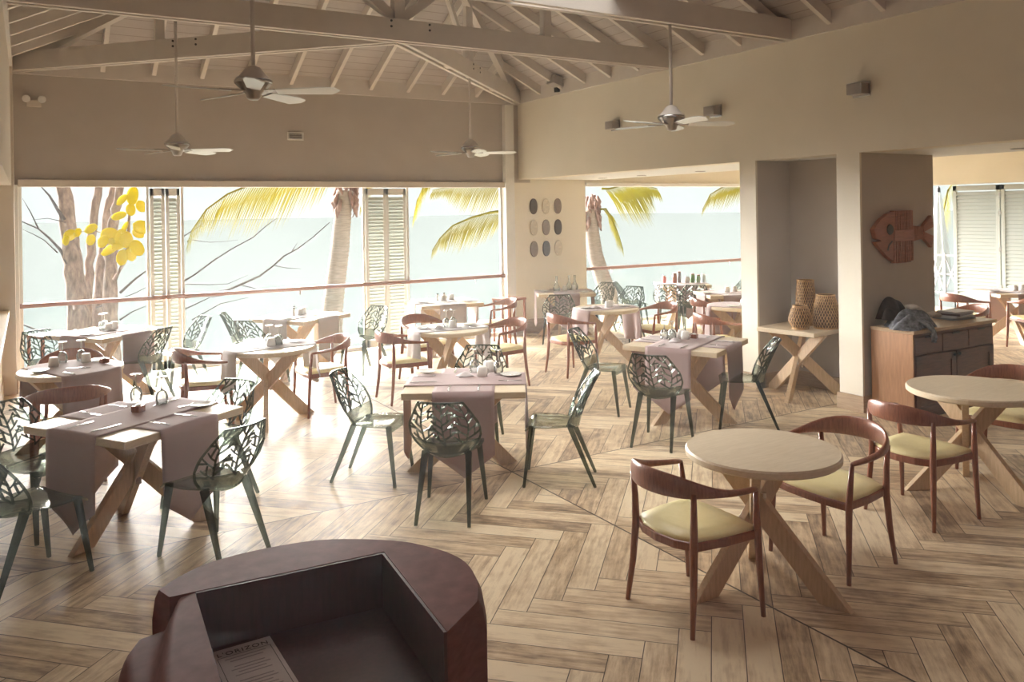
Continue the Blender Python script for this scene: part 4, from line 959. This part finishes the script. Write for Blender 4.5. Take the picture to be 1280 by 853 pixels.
frond('palm frond arching down through the middle of the right window', [(640, 262, 0), (612, 266, 0), (590, 272, 0), (566, 282, 0), (550, 298, 0), (540, 314, 0)], 14.5, .55, .9, 52, seed=4)
frond('palm frond to the right of the pale shutters, at the top', [(548, 215, 0), (530, 232, 0), (522, 250, 0), (516, 278, 0)], 15, .45, .55, 30, seed=9)
frond('yellowish palm frond drooping from the palm in the side room window', [(750, 262, 0), (757, 261, 0), (766, 275, 0), (774, 296, 0), (779, 313, 0)], 19, .55, .8, 40, seed=5)
frond('grey green palm frond along the top of the side room window', [(752, 236, 0), (762, 236, 0), (780, 231, 0), (800, 230, 0), (822, 236, 0)], 19.5, .95, .85, 44, seed=6)
frond('yellow palm frond entering the top right of the side room window', [(950, 222, 0), (925, 228, 0), (905, 233, 0), (888, 243, 0), (878, 262, 0)], 19, .55, .88, 40, seed=7)
frond('yellow green palm frond outside, between the fish wall and the white shutters', [(1200, 215, 0), (1185, 238, 0), (1180, 262, 0), (1176, 290, 0), (1174, 330, 0)], 22, .8, .6, 40, seed=8)
def palm(label, pts, r0, r1, head=True, group='palm trunks outside the windows'):
    P = tpx(pts); t = thing('palm_tree', label, 'palm tree', down(P[0]), 0, group); o_ = -Vector(t.location); P = [down(P[0])+o_]+[p+o_ for p in P]
    Q = []
    for a, b in zip(P, P[1:]): Q += [a.lerp(b, k_/14) for k_ in range(14)]
    Q.append(P[-1]); n = len(Q)
    MB().sweep(Q, [(r0+(r1-r0)*i/n)*(1.07 if i % 2 else .97) for i in range(n)], 14).build('trunk', palm_m, t, smooth=True)
    if head:
        rr = random.Random(5); mb = MB(); c = P[-1]
        for i in range(34):
            a = rr.uniform(0, 6.28); q = c+Vector((cos(a)*r1*1.1, sin(a)*r1*1.1, rr.uniform(-.25, .35)))
            mb.sweep([q, q+Vector((cos(a)*.06, sin(a)*.06, -.14)), q+Vector((cos(a)*.02+rr.uniform(-.05, .05), sin(a)*.08, -.28))], [.03, .045, .012], 6)
        mb.build('fibre_head', husk_m, t, smooth=True)
    return t
palm('ringed palm trunk standing outside the middle window', [(415, 392, 15), (420, 350, 15), (425, 310, 15), (428, 275, 15), (431, 238, 15)], .20, .145)
palm('pale ringed palm trunk at the left of the side room window', [(762, 370, 19), (752, 345, 19), (744, 318, 19), (740, 290, 19), (738, 262, 19)], .21, .15)
# closed parasol and a stand outside on the right
pr = pix(1175, 360, 21); pr.z = -.0
t = thing('parasol', 'closed white parasol outside, seen just right of the fish wall', 'parasol', (pr.x, pr.y, -1.7)); rr = random.Random(2)
MB().sweep([(0, 0, 0), (0, 0, 4.2)], .025, 8).build('pole', white_m, t); MB().lathe([(.25, 0), (.25, .06), (.04, .1)], 20).build('base', stone_m, t)
def can(u, v):
    a = 2*pi*u; r_ = (.04+.20*min(v*1.1, 1)**.8)*(1+.18*sin(8*a)); return (r_*cos(a), r_*sin(a), 4.1-2.2*v)
MB().grid(can, 48, 12).build('canopy', white_m, t, smooth=True, solid=.01)
MB().lathe([(.05, 4.08), (.045, 4.2), (.01, 4.25)], 12).build('finial', dark_m, t)
tag(MB().box(15.9, 30, 2, 18, -.35, -.15).build('terrace', stone_m), None, None, None, 'structure')
bl = thing('terrace_balustrade', 'thin grey balustrade with crossed bars outside, right of the fish wall', 'balustrade', (0, 0, -.15)); p0 = pix(1150, 380, 20); p1 = pix(1215, 380, 19)
mb = MB()
for z in (.10, .55, 1.0): mb.plank((p0.x, p0.y, z), (p1.x, p1.y, z), .04, .03, (0, 0, 1))
mb.build('rails', lamp_m, bl)
for i in range(5):
    q = p0.lerp(p1, i/4); MB().plank((q.x, q.y, 0), (q.x, q.y, 1.05), .05, .05, (1, 0, 0)).build('post', lamp_m, bl)
    if i < 4:
        q2 = p0.lerp(p1, (i+1)/4); MB().plank((q.x, q.y, .1), (q2.x, q2.y, 1.0), .03, .03, (0, 0, 1)).plank((q.x, q.y, 1.0), (q2.x, q2.y, .1), .03, .03, (0, 0, 1)).build('cross_bar', lamp_m, bl)

# ------------------------------------------------------------------ thin haze volume added in the room to lift its dark tones
hz = bpy.data.materials.new('added_haze'); hz.use_nodes = True; nt = hz.node_tree; nt.nodes.remove(nt.nodes['Principled BSDF'])
vs_ = nt.nodes.new('ShaderNodeVolumeScatter'); vs_.inputs['Density'].default_value = .0078; vs_.inputs['Anisotropy'].default_value = .45; vs_.inputs[0].default_value = (.90, .98, .97, 1)
nt.links.new(vs_.outputs[0], nt.nodes['Material Output'].inputs['Volume'])
tag(MB().box(-.14, 15.7, -4.9, 11.6, .01, 3.87).build('haze', hz), 'thin haze volume added through the room to lift its shadows', 'haze', None, 'stuff')
